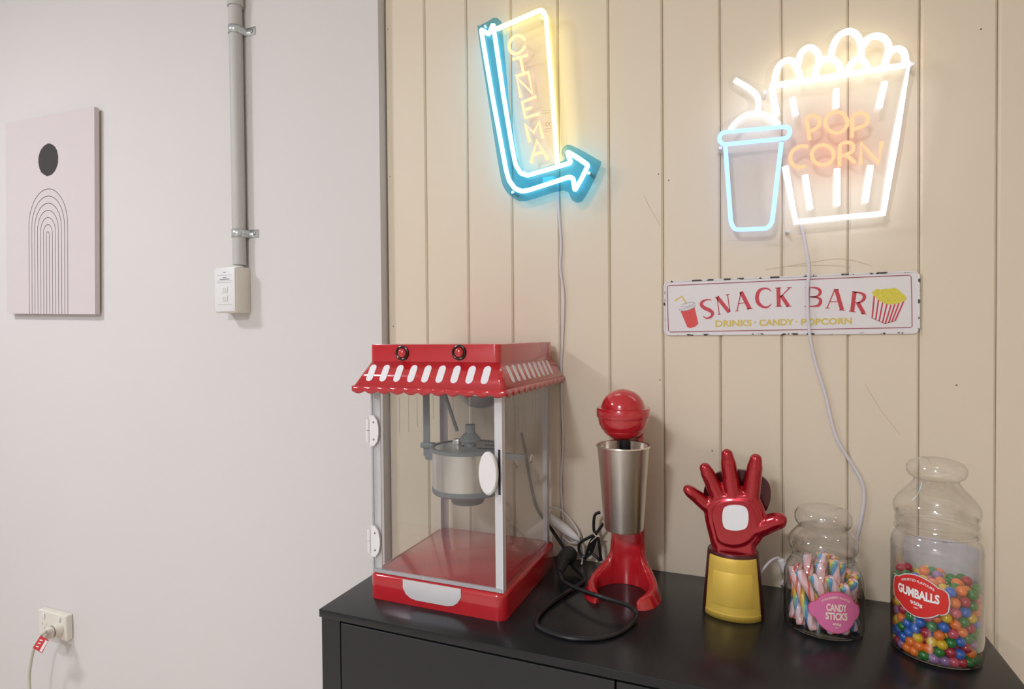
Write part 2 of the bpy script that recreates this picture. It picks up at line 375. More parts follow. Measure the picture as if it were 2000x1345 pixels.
lead = smooth_path(lead+[np.array([lead[-1][0]+0.05, LY+0.02, 0.0045]), np.array([lead[-1][0]+0.3, LY-0.1, 0.0045])], 8)
MB().tube(lead, 0.0038, 10).build('lead', M_LEAD, t)
M_TAGR = mat('red_tag', (206, 40, 48), 0.5); M_TAGW = mat('white_tag', (235, 230, 230), 0.5)
def onTag(px, py, d=0): return onY(px, py, LY-0.006-d)
tagp = MB().extrude([onTag(*p) for p in ((79, 1241), (95, 1250), (82, 1275), (64, 1265))], (0, 0.0006, 0)).build('test_tag', M_TAGR, t)
MB().flat([onTag(*p, 0.0003) for p in ((89, 1249), (93.5, 1252), (81.5, 1273), (77, 1270.5))]).build('tag_stripe', M_TAGW, tagp)
mb = MB()
for q in ((78, 1248, 84, 1252), (74.5, 1254, 80, 1257.5), (71, 1260, 76, 1264)): mb.flat([onTag(*p, 0.0003) for p in ((q[0], q[1]), (q[2], q[1]+1.5), (q[2]-1.2, q[3]), (q[0]-1.2, q[3]-1.5))])
mb.build('tag_print', M_TAGW, tagp)

# ------------------------------------------------------------------ neon signs
PLY = -0.028                                       # front of the acrylic sheets
def neon_tube(pts, r, m, name, parent, closed=False):
    return MB().tube([(p[0], PLY-0.0018-r, p[2]) for p in pts], r, 10, closed).build(name, m, parent)
def cA(x, y): return onY(900+x/3.203, y/3.203, PLY-0.004)
def cB(x, y): return onY(1370+x/2.989, 40+y/2.989, PLY-0.004)
def sheet(cv, pts, m, name, parent, edge=None):
    P = smooth_path([cv(*p) for p in pts], 3, True)
    return MB().extrude([(p[0], PLY, p[2]) for p in P], (0, 0.004, 0)).build(name, m, parent)
G_CYAN = glow('cyan_tube', (137, 225, 255), 8*NEON)
G_YEL = glow('yellow_tube', (255, 240, 120), 7*NEON)
G_LET = glow('amber_pink_letter', (255, 165, 125), 2.8*NEON)
G_WHT = glow('white_tube', (243, 247, 255), 4*NEON)
G_POP = glow('warm_white_tube', (255, 244, 215), 4*NEON)
G_CUP = glow('pale_blue_tube', (140, 180, 255), 2.7*NEON)
G_ORG = glow('coral_letter', (255, 150, 112), 2.5*NEON)
M_STAND = mat('pale_standoff', (220, 218, 216), 0.35, metal=0.1)
TR = 0.0044
bz = cA(500, 1260)
t = thing('cinema_neon_sign', 'glowing neon sign reading CINEMA in a yellow frame with a blue arrow', 'neon sign', (bz[0], 0, bz[2]))
sheet(cA, [(102, 190), (112, 155), (160, 130), (205, 104), (240, 122), (252, 180), (290, 600), (340, 960), (375, 1050), (420, 1072), (640, 1000), (626, 960), (640, 915), (690, 905), (845, 990), (868, 1030), (770, 1230), (725, 1262), (690, 1245), (635, 1185), (400, 1252), (330, 1238), (270, 1180), (236, 1060), (160, 580)], M_BLUEACRY, 'blue_acrylic_sheet', t)
P = smooth_path([(235, 150), (360, 88), (485, 30), (540, 38), (577, 90), (620, 480), (660, 890), (640, 1000)], 4)
sheetpts = [np.array(p) for p in P]+[np.array(p) for p in ((420, 1072), (375, 1050), (340, 960), (290, 600), (252, 180))]
MB().extrude([(lambda q: (q[0], PLY, q[2]))(cA(*p)) for p in sheetpts], (0, 0.004, 0)).build('clear_acrylic_sheet', M_SIGNACRY, t)
arrow = [(205, 158), (178, 218), (130, 188), (165, 400), (207, 640), (250, 870), (287, 1070), (305, 1130), (340, 1180), (385, 1198), (430, 1190), (560, 1148), (680, 1108), (705, 1118), (715, 1192), (757, 1120), (798, 1035), (735, 990), (668, 950), (690, 1020), (560, 1058), (420, 1098), (378, 1085), (345, 1030), (325, 930), (270, 600), (205, 158)]
neon_tube(round_poly([cA(*p) for p in arrow], 0.004), TR, G_CYAN, 'arrow_tube', t)
neon_tube(round_poly([cA(*p) for p in [(228, 185), (360, 128), (512, 62), (535, 110), (575, 600), (608, 1040)]], 0.008), TR, G_YEL, 'frame_tube', t)
CIN = [[smooth_path([(402, 250), (375, 226), (345, 226), (315, 250), (303, 290), (315, 325), (345, 338), (380, 320), (405, 285)], 5)],
       [[(325, 372), (420, 345)], [(374, 362), (392, 455)], [(345, 478), (428, 452)]],
       [[(376, 608), (350, 486), (450, 585), (426, 468)]],
       [[(472, 605), (385, 640), (403, 738), (492, 712)], [(395, 690), (446, 672)]],
       [[(430, 886), (404, 776), (456, 830), (490, 762), (514, 862)]],
       [[(440, 1020), (476, 880), (546, 998)], [(452, 968), (520, 950)]]]
for name, strokes in zip(('letter_c', 'letter_i', 'letter_n', 'letter_e', 'letter_m', 'letter_a'), CIN):
    par = t
    for k, st in enumerate(strokes):
        o = neon_tube([cA(*p) for p in st], 0.0029, G_LET, name if k == 0 else 'stroke', par)
        if k == 0: par = o
for p in ((150, 160), (500, 110), (800, 1080), (320, 1200)):
    q = cA(*p); MB().tube([(q[0], PLY-0.002, q[2]), (q[0], -0.0001, q[2])], 0.003, 12).build('standoff', M_STAND, t)
mb = MB()
for q in ([(540, 760), (528, 768), (528, 778), (540, 785)], [(556, 760), (546, 768), (546, 778), (556, 785)], [(545, 772), (554, 772)]):
    for r_ in ribbon(q, 3): mb.flat([(lambda s_: (s_[0], PLY-0.0003, s_[2]))(cA(*p)) for p in r_])
for zz in (690, 705, 805, 820):
    for r_ in ribbon([(505, zz), (560, zz-6)], 2): mb.flat([(lambda s_: (s_[0], PLY-0.0003, s_[2]))(cA(*p)) for p in r_])
mb.build('rating_print', mat('brown_print', (150, 110, 70), 0.7), t)
MB().rbox(*(lambda q: (q[0]-0.013, q[0]+0.013, PLY+0.004, PLY+0.013, q[2]-0.008, q[2]+0.008))(cA(540, 1120)), 0.002, 2).build('wire_block', M_WPL, t)

bz = cB(600, 1270)
t = thing('popcorn_neon_sign', 'glowing neon sign of a popcorn bucket and drink cup reading POP CORN', 'neon sign', (bz[0], 0, bz[2]))
sheet(cB, [(372, 330), (388, 275), (430, 225), (520, 190), (565, 135), (620, 115), (700, 130), (765, 60), (850, 34), (940, 62), (1040, 58), (1105, 90), (1150, 125), (1215, 160), (1245, 220), (1258, 262), (1215, 480), (1170, 800), (1105, 1120), (1080, 1185), (800, 1222), (540, 1246), (495, 1215), (470, 1180), (445, 1240), (400, 1272), (180, 1278), (132, 1250), (112, 1000), (95, 800), (72, 720), (98, 620), (210, 545), (272, 505), (262, 455), (180, 400), (158, 355), (188, 315), (250, 328), (355, 372)], M_SIGNACRY, 'clear_acrylic_sheet', t)
def neonB(st, r, fm, name, par, closed=False, sm=0):
    P = smooth_path(st, sm, closed) if sm else st
    return neon_tube([cB(*p) for p in P], r, fm, name, par, closed)
TB = 0.0050
o = neonB([(400, 388), (1207, 262), (1130, 700), (1058, 1128), (550, 1176), (488, 855)], TB, G_WHT, 'bucket_tube', t)
neonB([(410, 395), (440, 558)], TB, G_WHT, 'bucket_side_tube', t)
for st in ([(425, 375), (435, 310), (460, 260), (502, 236), (540, 250), (562, 295), (582, 355)], [(562, 262), (580, 197), (615, 166), (650, 168), (682, 202), (682, 238)],
           [(665, 342), (670, 285), (700, 242), (745, 226), (785, 245), (810, 285), (816, 325)], [(752, 220), (770, 150), (800, 97), (850, 70), (895, 82), (925, 130), (930, 210)],
           [(853, 312), (870, 260), (905, 230), (940, 236), (962, 270), (978, 300)], [(945, 152), (965, 115), (1010, 96), (1060, 107), (1090, 150), (1086, 200), (1065, 275)],
           [(1086, 212), (1102, 185), (1140, 170), (1175, 186), (1186, 222), (1190, 268)]):
    neonB(st, TB, G_POP, 'popcorn_tube', t, sm=5)
for a, b in (((530, 455), (550, 556)), ((785, 405), (785, 512)), ((1068, 363), (1034, 512)), ((604, 905), (634, 1102)), ((790, 868), (790, 1082)), ((985, 850), (954, 1062))):
    neonB([a, b], TB*0.92, G_WHT, 'stripe_tube', t)
el = lambda cx_, cy_, rx, ry: [(cx_+rx*math.cos(a), cy_+ry*math.sin(a)) for a in [2*math.pi*i/30 for i in range(30)]]
LT = 0.0028
for name, strokes in (('letter_p', [([(632, 697), (612, 566), (650, 550), (690, 572), (686, 622), (628, 650)], 0)]), ('letter_o', [(el(787, 595, 64, 62), 1)]),
                      ('letter_p', [([(880, 682), (880, 556), (930, 536), (975, 560), (966, 608), (888, 636)], 0)]),
                      ('letter_c', [(smooth_path([(622, 736), (572, 735), (527, 770), (521, 820), (555, 856), (606, 850)], 5), 0)]), ('letter_o', [(el(708, 785, 64, 58), 1)]),
                      ('letter_r', [([(806, 848), (808, 724), (852, 708), (890, 725), (882, 768), (816, 792)], 0), ([(846, 786), (897, 832)], 0)]),
                      ('letter_n', [([(930, 838), (930, 714), (1036, 832), (1052, 708)], 0)])):
    par = t
    for k, (st, cl) in enumerate(strokes):
        q = [np.array(p) for p in st] if (cl or name == 'letter_c' or len(st) == 2) else (round_poly(st, 40) if name != 'letter_n' else st)
        o = neon_tube([cB(*p) for p in q], LT, G_ORG, name if k == 0 else 'stroke', par, bool(cl))
        if k == 0: par = o
neonB(round_poly([(195, 350), (285, 402), (325, 440), (335, 485), (328, 530)], 40), 0.0044, G_WHT, 'straw_tube', t)
neonB([(168, 640), (200, 598), (250, 560), (312, 545), (380, 556), (430, 590), (452, 612)], 0.0044, G_WHT, 'lid_dome_tube', t, sm=4)
neonB([(150, 652), (320, 636), (478, 622), (508, 630), (516, 652), (504, 678), (478, 690), (320, 706), (150, 723), (118, 716), (106, 690), (118, 662)], 0.0036, G_CUP, 'cup_lid_tube', t, True, 3)
neonB(round_poly([(140, 738), (172, 1180), (195, 1222), (385, 1214), (412, 1180), (467, 712)], 40), 0.0036, G_CUP, 'cup_tube', t)
for p in ((370, 412), (1235, 248), (505, 1225), (110, 740)):
    q = cB(*p); MB().tube([(q[0], PLY-0.002, q[2]), (q[0], -0.0001, q[2])], 0.003, 12).build('standoff', M_STAND, t)

# ------------------------------------------------------------------ snack bar tin sign
SY = -0.0032
sx0, sx1, sz0, sz1 = -0.1416, 0.2572, cz-0.0042, cz+0.0962
t = thing('snack_bar_sign', 'white tin sign with worn edges and red letters reading SNACK BAR', 'sign', (0.0578, 0, sz0))
M_TIN = mat('white_enamel', (224, 219, 219), 0.45, var=0.02)
m = mat('chipped_enamel', (224, 219, 219), 0.45); nt = m.node_tree; bs = nt.nodes['Principled BSDF']
nz = nt.nodes.new('ShaderNodeTexNoise'); nz.inputs['Scale'].default_value = 75; nz.inputs['Detail'].default_value = 5
cr = nt.nodes.new('ShaderNodeValToRGB'); cr.color_ramp.elements[0].position = 0.565; cr.color_ramp.elements[1].position = 0.59
cr.color_ramp.elements[0].color = lin((224, 219, 219))+[1]; cr.color_ramp.elements[1].color = lin((66, 66, 62))+[1]
nt.links.new(nt.nodes['Texture Coordinate'].outputs['Object'], nz.inputs['Vector']); nt.links.new(nz.outputs['Fac'], cr.inputs[0]); nt.links.new(cr.outputs[0], bs.inputs['Base Color'])
M_CHIP = m
def rrect(x0, x1, z0, z1, r, y, k=6):
    out = []
    for cx_, cz_, a0 in ((x1-r, z1-r, 0), (x0+r, z1-r, 90), (x0+r, z0+r, 180), (x1-r, z0+r, 270)):
        for i in range(k+1):
            a = math.radians(a0+90*i/k); out.append((cx_+r*math.cos(a), y, cz_+r*math.sin(a)))
    return out
MB().extrude(rrect(sx0, sx1, sz0, sz1, 0.010, SY+0.0006), (0, -SY-0.0006-0.0002, 0)).build('plate', M_TIN, t)
MB().tube(rrect(sx0+0.0012, sx1-0.0012, sz0+0.0012, sz1-0.0012, 0.009, SY+0.0012), 0.0017, 8, True).build('rolled_edge', M_CHIP, t)
SP = SY+0.0003
def inkp(name, quads, m, par, d=0.0): 
    mb = MB()
    for q in quads: mb.flat([onY(p[0], p[1], SP-d) for p in q])
    return mb.build(name, m, par, smooth=0)
M_SRED = mat('sign_red', (196, 62, 74), 0.5); M_SDRED = mat('sign_dark_red', (150, 66, 80), 0.5); M_SGOLD = mat('sign_gold', (214, 190, 92), 0.5)
M_SYEL = mat('sign_yellow', (214, 200, 74), 0.6, var=0.25, scale=300); M_SGRY = mat('sign_grey', (165, 172, 178), 0.5); M_SCUP = mat('sign_cup_red', (214, 74, 70), 0.5)
tA = lambda p: (1290+p[0]/7.407, 540+p[1]/7.407)
tB = lambda p: (1540+p[0]/7.407, 520+p[1]/7.407)
inkp('border_line', ribbon([(1306, 557.6), (1540, 547), (1776, 537.2), (1779.5, 540), (1781, 590), (1781.5, 637), (1779, 639.3), (1540, 644), (1309, 648.2), (1305.5, 645), (1304, 600), (1303.4, 560), (1306, 557.6)], 1.6), M_SDRED, t)
GL = [('letter_s', tA, [([(738, 348), (715, 333), (660, 336), (605, 365), (592, 410), (640, 455), (712, 487), (755, 530), (730, 580), (670, 602), (615, 572)], [8, 14, 22, 40, 48, 52, 52, 46, 34, 22, 10], 4)]),
      ('letter_n', tA, [([(822, 310), (850, 545)], 13, 1), ([(818, 292), (995, 515)], 54, 1), ([(970, 262), (1005, 505)], 13, 1), ([(785, 302), (845, 292)], 10, 1), ([(828, 549), (874, 541)], 11, 1), ([(942, 266), (995, 258)], 11, 1)]),
      ('letter_a', tA, [([(1165, 225), (1107, 495)], 15, 1), ([(1165, 218), (1290, 466)], 58, 1), ([(1122, 390), (1220, 378)], 12, 1), ([(1083, 499), (1128, 494)], 11, 1), ([(1248, 468), (1332, 460)], 12, 1)]),
      ('letter_c', tA, [([(1600, 215), (1565, 180), (1500, 170), (1430, 205), (1397, 290), (1415, 380), (1480, 435), (1550, 440), (1606, 395)], [8, 20, 26, 46, 56, 52, 36, 24, 8], 4)]),
      ('letter_k', tA, [([(1705, 162), (1712, 428)], 56, 1), ([(1872, 158), (1742, 290)], 15, 1), ([(1745, 272), (1852, 428)], 54, 1), ([(1658, 166), (1748, 160)], 11, 1), ([(1664, 431), (1758, 428)], 11, 1), ([(1826, 161), (1898, 155)], 10, 1), ([(1815, 431), (1898, 426)], 11, 1)]),
      ('letter_b', tB, [([(292, 305), (282, 578)], 40, 1), ([(300, 308), (390, 310), (450, 340), (455, 395), (400, 435), (310, 440)], [14, 26, 42, 42, 22, 12], 4), ([(310, 440), (420, 452), (466, 495), (440, 558), (380, 576), (280, 578)], [12, 28, 48, 44, 22, 14], 4), ([(242, 305), (300, 304)], 10, 1), ([(230, 580), (290, 578)], 10, 1)]),
      ('letter_a', tB, [([(668, 340), (560, 598)], 15, 1), ([(690, 332), (775, 628)], 58, 1), ([(600, 512), (712, 510)], 12, 1), ([(532, 600), (592, 604)], 11, 1), ([(735, 629), (818, 636)], 12, 1), ([(650, 330), (722, 336)], 10, 1)]),
      ('letter_r', tB, [([(955, 368), (922, 650)], 60, 1), ([(950, 372), (1040, 384), (1095, 420), (1086, 480), (1030, 520), (965, 524)], [14, 28, 48, 46, 24, 12], 4), ([(1002, 525), (1092, 682)], 56, 1), ([(918, 362), (990, 375)], 11, 1), ([(875, 645), (972, 660)], 11, 1), ([(1052, 678), (1132, 692)], 12, 1)])]
for name, tr_, strokes in GL:
    quads = []
    for k, (st, wd, sm) in enumerate(strokes):
        for q in ribbon(st, wd, sm): quads.append([tr_(p) for p in q])
    inkp(name, quads, M_SRED, t, 0.0001)
def fit_text(s, p0, p1, h, name, m, par, bold=0.03):
    v, f, asp = text2d(s, bold); p0 = np.array(p0, float); p1 = np.array(p1, float)
    pts = [p0+(p1-p0)*a[0]+np.array([0, -h])*a[1] for a in v]
    MB().add([onY(p[0], p[1], SP-0.0002) for p in pts], f).build(name, m, par, smooth=0)
fit_text('DRINKS', tA((795, 727)), tA((1318, 716)), 12.6, 'word_drinks', M_SGOLD, t)
fit_text('CANDY', tA((1428, 714)), tA((1928, 702)), 12.6, 'word_candy', M_SGOLD, t)
fit_text('POPCORN', tB((185, 852)), tB((918, 834)), 12.8, 'word_popcorn', M_SGOLD, t)
for c in (tA((1368, 662)), tB((120, 799))):
    inkp('dot', [[(c[0]+1.7*math.cos(a), c[1]+1.7*math.sin(a)) for a in [2*math.pi*i/12 for i in range(12)]]], M_SGOLD, t)
ic = inkp('printed_cup', [[tA(p) for p in ((290, 500), (495, 448), (548, 680), (505, 722), (430, 745), (388, 730))]], M_SCUP, t)
inkp('cup_lid', [[tA(p) for p in ((266, 472), (292, 428), (312, 405), (400, 378), (470, 370), (500, 386), (506, 432), (400, 482), (288, 494))]], M_TIN, ic, 0.0001)
q = []
for st in ([(266, 472), (330, 468), (420, 440), (506, 415)], [(290, 430), (360, 438), (440, 412), (500, 385)], [(270, 480), (300, 494), (400, 482), (506, 432)], [(312, 405), (400, 378), (470, 370), (500, 386)]): q += [[tA(p) for p in r_] for r_ in ribbon(st, 10, 3)]
inkp('lid_lines', q, M_SGRY, ic, 0.0002)
inkp('straw', [[tA(p) for p in r_] for r_ in ribbon([(208, 350), (310, 284), (378, 395)], 22)], M_SGOLD, ic, 0.0001)
ic = inkp('printed_popcorn_bucket', [[tB(p) for p in ((1235, 420), (1300, 465), (1420, 530), (1490, 550), (1680, 495), (1545, 785), (1395, 830), (1200, 740))]], M_TIN, t)
rn = random.Random(4); blob = [(1215, 400), (1240, 345), (1300, 330), (1400, 325), (1500, 315), (1560, 325), (1620, 370), (1680, 420), (1710, 470), (1680, 500), (1600, 530), (1480, 555), (1400, 535), (1300, 480), (1250, 430)]
inkp('popcorn_heap', [[tB((p[0]+rn.uniform(-9, 9), p[1]+rn.uniform(-9, 9))) for p in smooth_path(blob, 3, True)]], M_SYEL, ic, 0.0002)
tops = [(1242, 425), (1305, 470), (1365, 510), (1425, 540), (1485, 556), (1540, 545), (1600, 528), (1665, 508)]
bots = [(1212, 740), (1262, 765), (1312, 790), (1362, 812), (1402, 826), (1450, 815), (1495, 802), (1541, 785)]
for a, b in zip(tops, bots): inkp('bucket_stripe', [[tB(p) for p in ribbon([a, b], 23)[0]]], M_SRED, ic, 0.0001)
inkp('bucket_outline', [[tB(p) for p in r_] for r_ in ribbon([(1200, 740), (1395, 830), (1545, 785)], 8)], M_SDRED, ic, 0.0001)

# ------------------------------------------------------------------ popcorn machine
MX0, MX1, MY0, MY1 = -0.596, -0.346, -0.289, -0.030
T = TOP
t = thing('popcorn_machine', 'red popcorn machine with striped awning roof and clear cabinet on the black top', 'popcorn machine', ((MX0+MX1)/2, (MY0+MY1)/2, T))
base = MB().rbox(MX0, MX1, MY0, MY1, T+0.0002, T+0.0424, 0.006, 4, vr=0.016).build('base', M_RED, t)
hb = [(-0.5274, 0.0415), (-0.5274, 0.028), (-0.522, 0.018), (-0.513, 0.0125), (-0.503, 0.0105), (-0.446, 0.0105), (-0.435, 0.0125), (-0.427, 0.018), (-0.4206, 0.028), (-0.4206, 0.0415)]
MB().extrude([(p[0], MY0-0.0012, T+p[1]) for p in hb], (0, 0.0014, 0)).build('silver_plate', mat('satin_silver', (224, 222, 224), 0.4, metal=0.3), base)
GX0, GX1, GY0, GY1 = -0.5895, -0.3525, -0.281, -0.040
GZ0, GZ1 = T+0.0424, T+0.372
MB().rbox(GX0+0.006, GX1-0.006, GY0+0.006, GY1-0.006, T+0.0424, T+0.0445, 0.0008, 2).build('popping_tray', M_RED, t)
pt = 0.0022
door = MB().box(GX0, GX1, GY0-pt, GY0, GZ0+0.003, GZ1).build('door', M_ACRY, t)
M_EDGE = clear('acrylic_edge', (205, 208, 210), gain=0.9, haze=0.42, hazecol=(235, 235, 240))
MB().box(GX0, GX1, GY0-pt-0.0015, GY0, GZ0+0.001, GZ0+0.0065).build('door_bottom_rail', M_EDGE, door)
MB().box(GX0-0.0008, GX0+0.002, GY0-pt-0.001, GY0, GZ0+0.003, GZ1).build('door_edge_strip', M_EDGE, door)
MB().box(GX0, GX1, GY0-pt-0.0008, GY0, GZ1-0.022, GZ1-0.020).build('door_top_line', M_EDGE, door)
sr = MB().box(GX1-pt, GX1, GY0+0.001, GY1, GZ0, GZ1).build('side_pane', M_ACRY, t)
sl = MB().box(GX0, GX0+pt, GY0+0.001, GY1, GZ0, GZ1).build('side_pane', M_ACRY, t)
bk = MB().box(GX0+pt, GX1-pt, GY1-pt, GY1, GZ0, GZ1).build('back_pane', M_ACRY, t)
for sx, sy in ((GX0, GY0+0.0005), (GX1, GY0+0.0005), (GX0, GY1), (GX1, GY1)):
    ix = 1 if sx == GX0 else -1; iy = 1 if sy < -0.2 else -1; L_ = 0.0125; th = 0.0016
    px_ = [(0, 0), (L_, 0), (L_, th), (th, th), (th, L_), (0, L_)]
    if sx == GX1 and iy == 1:                      # outside corner post at the door's closing edge
        pl = [(sx+0.0018-a*1.0, sy-0.0005-0.0018+b) for a, b in px_]
    else: pl = [(sx+ix*(pt+0.0003)+ix*a, sy+iy*(0.0003)+iy*b) for a, b in px_]
    MB().extrude([(p[0], p[1], GZ0) for p in pl], (0, 0, GZ1-GZ0)).build('corner_post', M_ALU, t)
M_VENT = M_EDGE
for i in range(7):                                  # vent slots cut in the right-hand and left-hand panes
    yy = GY0+0.022+i*0.031
    for par, xx in ((sr, GX1+0.0001), (sl, GX0-0.0001)):
        for zz, hh, wd in ((T+0.338, 0.0022, 0.0022),):
            mb = MB(); mb.ball((xx, yy, zz), 0.0014, 10, 6, 0.3, 1, 1); mb.build('vent_hole', M_VENT, par)
        MB().box(xx-0.0002, xx+0.0002, yy-0.0004, yy+0.0004, T+0.262+0.004*abs(i-3), T+0.330).build('vent_slot', M_VENT, par)
for i in range(6):
    xx = GX0+0.028+i*0.036
    MB().box(xx-0.0004, xx+0.0004, GY1+0.0001, GY1+0.0004, T+0.255, T+0.33).build('vent_slot', M_VENT, bk)
for py in (840, 1055):                              # white hinges on the door's left edge
    z0 = onY(735, py, GY0)[2]; y0 = GY0-pt-0.0016
    pts = [(-0.002, -0.026), (0.006, -0.026), (0.0125, -0.018), (0.0155, -0.006), (0.0155, 0.006), (0.0125, 0.018), (0.006, 0.026), (-0.002, 0.026)]
    h = MB().extrude([(GX0+p[0], y0-0.002, z0+p[1]) for p in pts], (0, 0.0035, 0)).build('hinge', M_WPL, t)
    MB().tube([(GX0-0.006, y0, z0-0.020), (GX0-0.006, y0, z0-0.0005)], 0.0038, 14).build('hinge_barrel', M_WPL, h)
    MB().tube([(GX0-0.006, y0, z0+0.0005), (GX0-0.006, y0, z0+0.020)], 0.0038, 14).build('hinge_barrel', M_WPL, h)
    for dz in (-0.0145, 0.0145):
        mb = MB(); mb.ball((GX0+0.006, y0-0.002, z0+dz), 0.0019, 10, 6, 1, 0.5, 1); mb.build('screw', M_SCREW, h)
kc = onY(954, 924, GY0-0.014)
prof = [(0.0001, -0.012), (0.9, -0.012), (1.0, -0.0095), (1.0, -0.0055), (0.9, -0.003), (0.0001, -0.003)]
mb = MB(); v = []; f = []; n = 36
for j, (s_, dy) in enumerate(prof):
    for i in range(n):
        a = 2*math.pi*i/n; v.append((kc[0]+0.0160*s_*math.cos(a), GY0-pt+dy-0.004, kc[2]+0.0335*s_*math.sin(a)))
for j in range(len(prof)-1):
    for i in range(n): f.append((j*n+i, j*n+(i+1) % n, (j+1)*n+(i+1) % n, (j+1)*n+i))
kn = mb.add(v, f).build('door_knob', M_WPL, t)
MB().tube([(kc[0], GY0-pt-0.0075, kc[2]), (kc[0], GY0-pt, kc[2])], 0.005, 14).build('knob_stem', M_WPL, kn)
MB().box(GX1-0.0045, GX1-0.001, GY0-pt-0.0005, GY0-pt+0.0005, kc[2]-0.035, kc[2]+0.035).build('magnet_strip', M_BLK, door)
# roof
UX0, UX1, UY0, UY1 = -0.592, -0.353, -0.284, -0.020
LX0, LX1, LY0, LY1 = -0.610, -0.3338, -0.308, -0.004
zl, zu, zt = T+0.3604, T+0.4007, T+0.4292
roof = MB().rbox(UX0, UX1, UY0, UY1, zu-0.002, zt, 0.002, 2, vr=0.010).build('roof_box', M_REDROOF, t)
lo = rrect(LX0, LX1, LY0, LY1, 0.008, 0); hi = rrect(UX0, UX1, UY0, UY1, 0.010, 0)
lo = [(p[0], p[2], zl) for p in lo]; hi = [(p[0], p[2], zu) for p in hi]; n = len(lo)
aw = MB().add(lo+hi, [(i, (i+1) % n, (i+1) % n+n, i+n) for i in range(n)]).build('awning', M_REDROOF, t)
so = aw.modifiers.new('thick', 'SOLIDIFY'); so.thickness = 0.0015; so.offset = -1
MB().box(UX0+.004, UX1-.004, UY0+.004, UY1-.004, T+0.366, T+0.3985).build('roof_underside', M_DGREY, t)
def valance(a, b, nsc):
    a = np.array(a); b = np.array(b); K = nsc*8; v = []
    for i in range(K+1):
        s_ = i/K; p = a+(b-a)*s_; ph = (s_*nsc) % 1.0
        drop = 0.0078+0.0042*math.sin(math.pi*ph) if 0 < i < K else 0.0078
        v.append((p[0], p[1], zl+0.0004)); v.append((p[0], p[1], zl-drop))
    o = MB().add(v, [(2*i, 2*i+1, 2*i+3, 2*i+2) for i in range(K)]).build('valance', M_REDROOF, t)
    q = o.modifiers.new('thick', 'SOLIDIFY'); q.thickness = 0.0012; q.offset = 0
valance((LX0, LY0), (LX1, LY0), 11); valance((LX1, LY0), (LX1, LY1), 12); valance((LX1, LY1), (LX0, LY1), 11); valance((LX0, LY1), (LX0, LY0), 12)
M_SLOT = mat('white_slot', (226, 224, 226), 0.5)
def slot(A, B, wv, nv):                            # rounded bar from A to B on the awning slope
    A = np.array(A); B = np.array(B); d = B-A; l = np.linalg.norm(d); d /= l; wv = np.array(wv); hw = np.linalg.norm(wv); wd = wv/hw
    out = [A+d*hw*(1-math.cos(a))*0+(-d*math.sin(a)+wd*math.cos(a))*hw+d*hw for a in [math.pi*i/8 for i in range(9)]]
    out += [B+(d*math.sin(a)-wd*math.cos(a))*hw-d*hw for a in [math.pi*i/8 for i in range(9)]]
    nv = np.array(nv); MB().extrude([p+nv*0.0006 for p in out], -nv*0.0008).build('awning_slot', M_SLOT, aw)
def lerp(a, b, s_): return np.array(a)+(np.array(b)-np.array(a))*s_
for px in (725, 751, 778, 805, 832.5, 860.5, 889.6, 919, 948.8):
    X = onY(px, 728, (LY0+UY0)/2)[0]; s_ = (X-LX0)/(LX1-LX0); s2 = (X-UX0)/(UX1-UX0)
    lo_ = np.array([X-0.001, LY0, zl]); hi_ = np.array([X+0.001, UY0, zu]); nv = np.array([0, -(zu-zl), (UY0-LY0)]); nv = nv/np.linalg.norm(nv)
    slot(lerp(lo_, hi_, 0.20), lerp(lo_, hi_, 0.86), (0.0062, 0, 0), nv)
for i in range(9):
    Y = -0.262+0.0245*i
    lo_ = np.array([LX1, Y, zl]); hi_ = np.array([UX1, Y, zu]); nv = np.array([(zu-zl), 0, LX1-UX1]); nv = nv/np.linalg.norm(nv)
    slot(lerp(lo_, hi_, 0.20), lerp(lo_, hi_, 0.86), (0, 0.0055, 0), nv)
    lo_ = np.array([LX0, Y, zl]); hi_ = np.array([UX0, Y, zu]); nv = np.array([-(zu-zl), 0, UX0-LX0]); nv = nv/np.linalg.norm(nv)
    slot(lerp(lo_, hi_, 0.20), lerp(lo_, hi_, 0.86), (0, 0.0055, 0), nv)
for px, py in ((786, 689), (897, 688)):
    c = onY(px, py, UY0); bz_ = MB().tube([(c[0]+0.0105*math.cos(a), UY0-0.001, c[2]+0.0105*math.sin(a)) for a in [2*math.pi*i/28 for i in range(28)]], 0.0022, 8, True).build('lamp_bezel', mat('dark_chrome', (60, 52, 50), 0.25, metal=0.9), t)
    mb = MB(); mb.ball((c[0], UY0, c[2]), 0.0088, 20, 12, 1, 0.75, 1); mb.build('lamp_lens', mat('red_lens', (200, 50, 52), 0.12, metal=0.5, coat=1.0), bz_)
# kettle and its hardware
KX, KY = -0.467, 0.946-1.114
kt = MB().lathe([(0.001, 0.168), (0.062, 0.168), (0.0625, 0.170), (0.0625, 0.238), (0.060, 0.240)], (KX, KY, T), 48).build('kettle', M_KETTLE, t)
MB().lathe([(0.055, 0.163), (0.061, 0.163), (0.0636, 0.166), (0.0636, 0.173), (0.0625, 0.174)], (KX, KY, T), 48).build('kettle_base_ring', M_DGREY, kt)
MB().lathe([(0.001, 0.143), (0.028, 0.143), (0.030, 0.146), (0.030, 0.165), (0.001, 0.165)], (KX, KY, T), 32).build('heater_stub', M_DGREY, kt)
lid = MB().lathe([(0.060, 0.238), (0.066, 0.238), (0.0668, 0.240), (0.0668, 0.2435), (0.0645, 0.245), (0.060, 0.2445)], (KX, KY, T), 48).build('lid_rim', M_DGREY, kt)
MB().lathe([(0.0615, 0.243), (0.010, 0.2445)], (KX, KY, T), 48).build('lid_plate', mat('lid_grey', (176, 182, 180), 0.25, metal=0.4), kt)
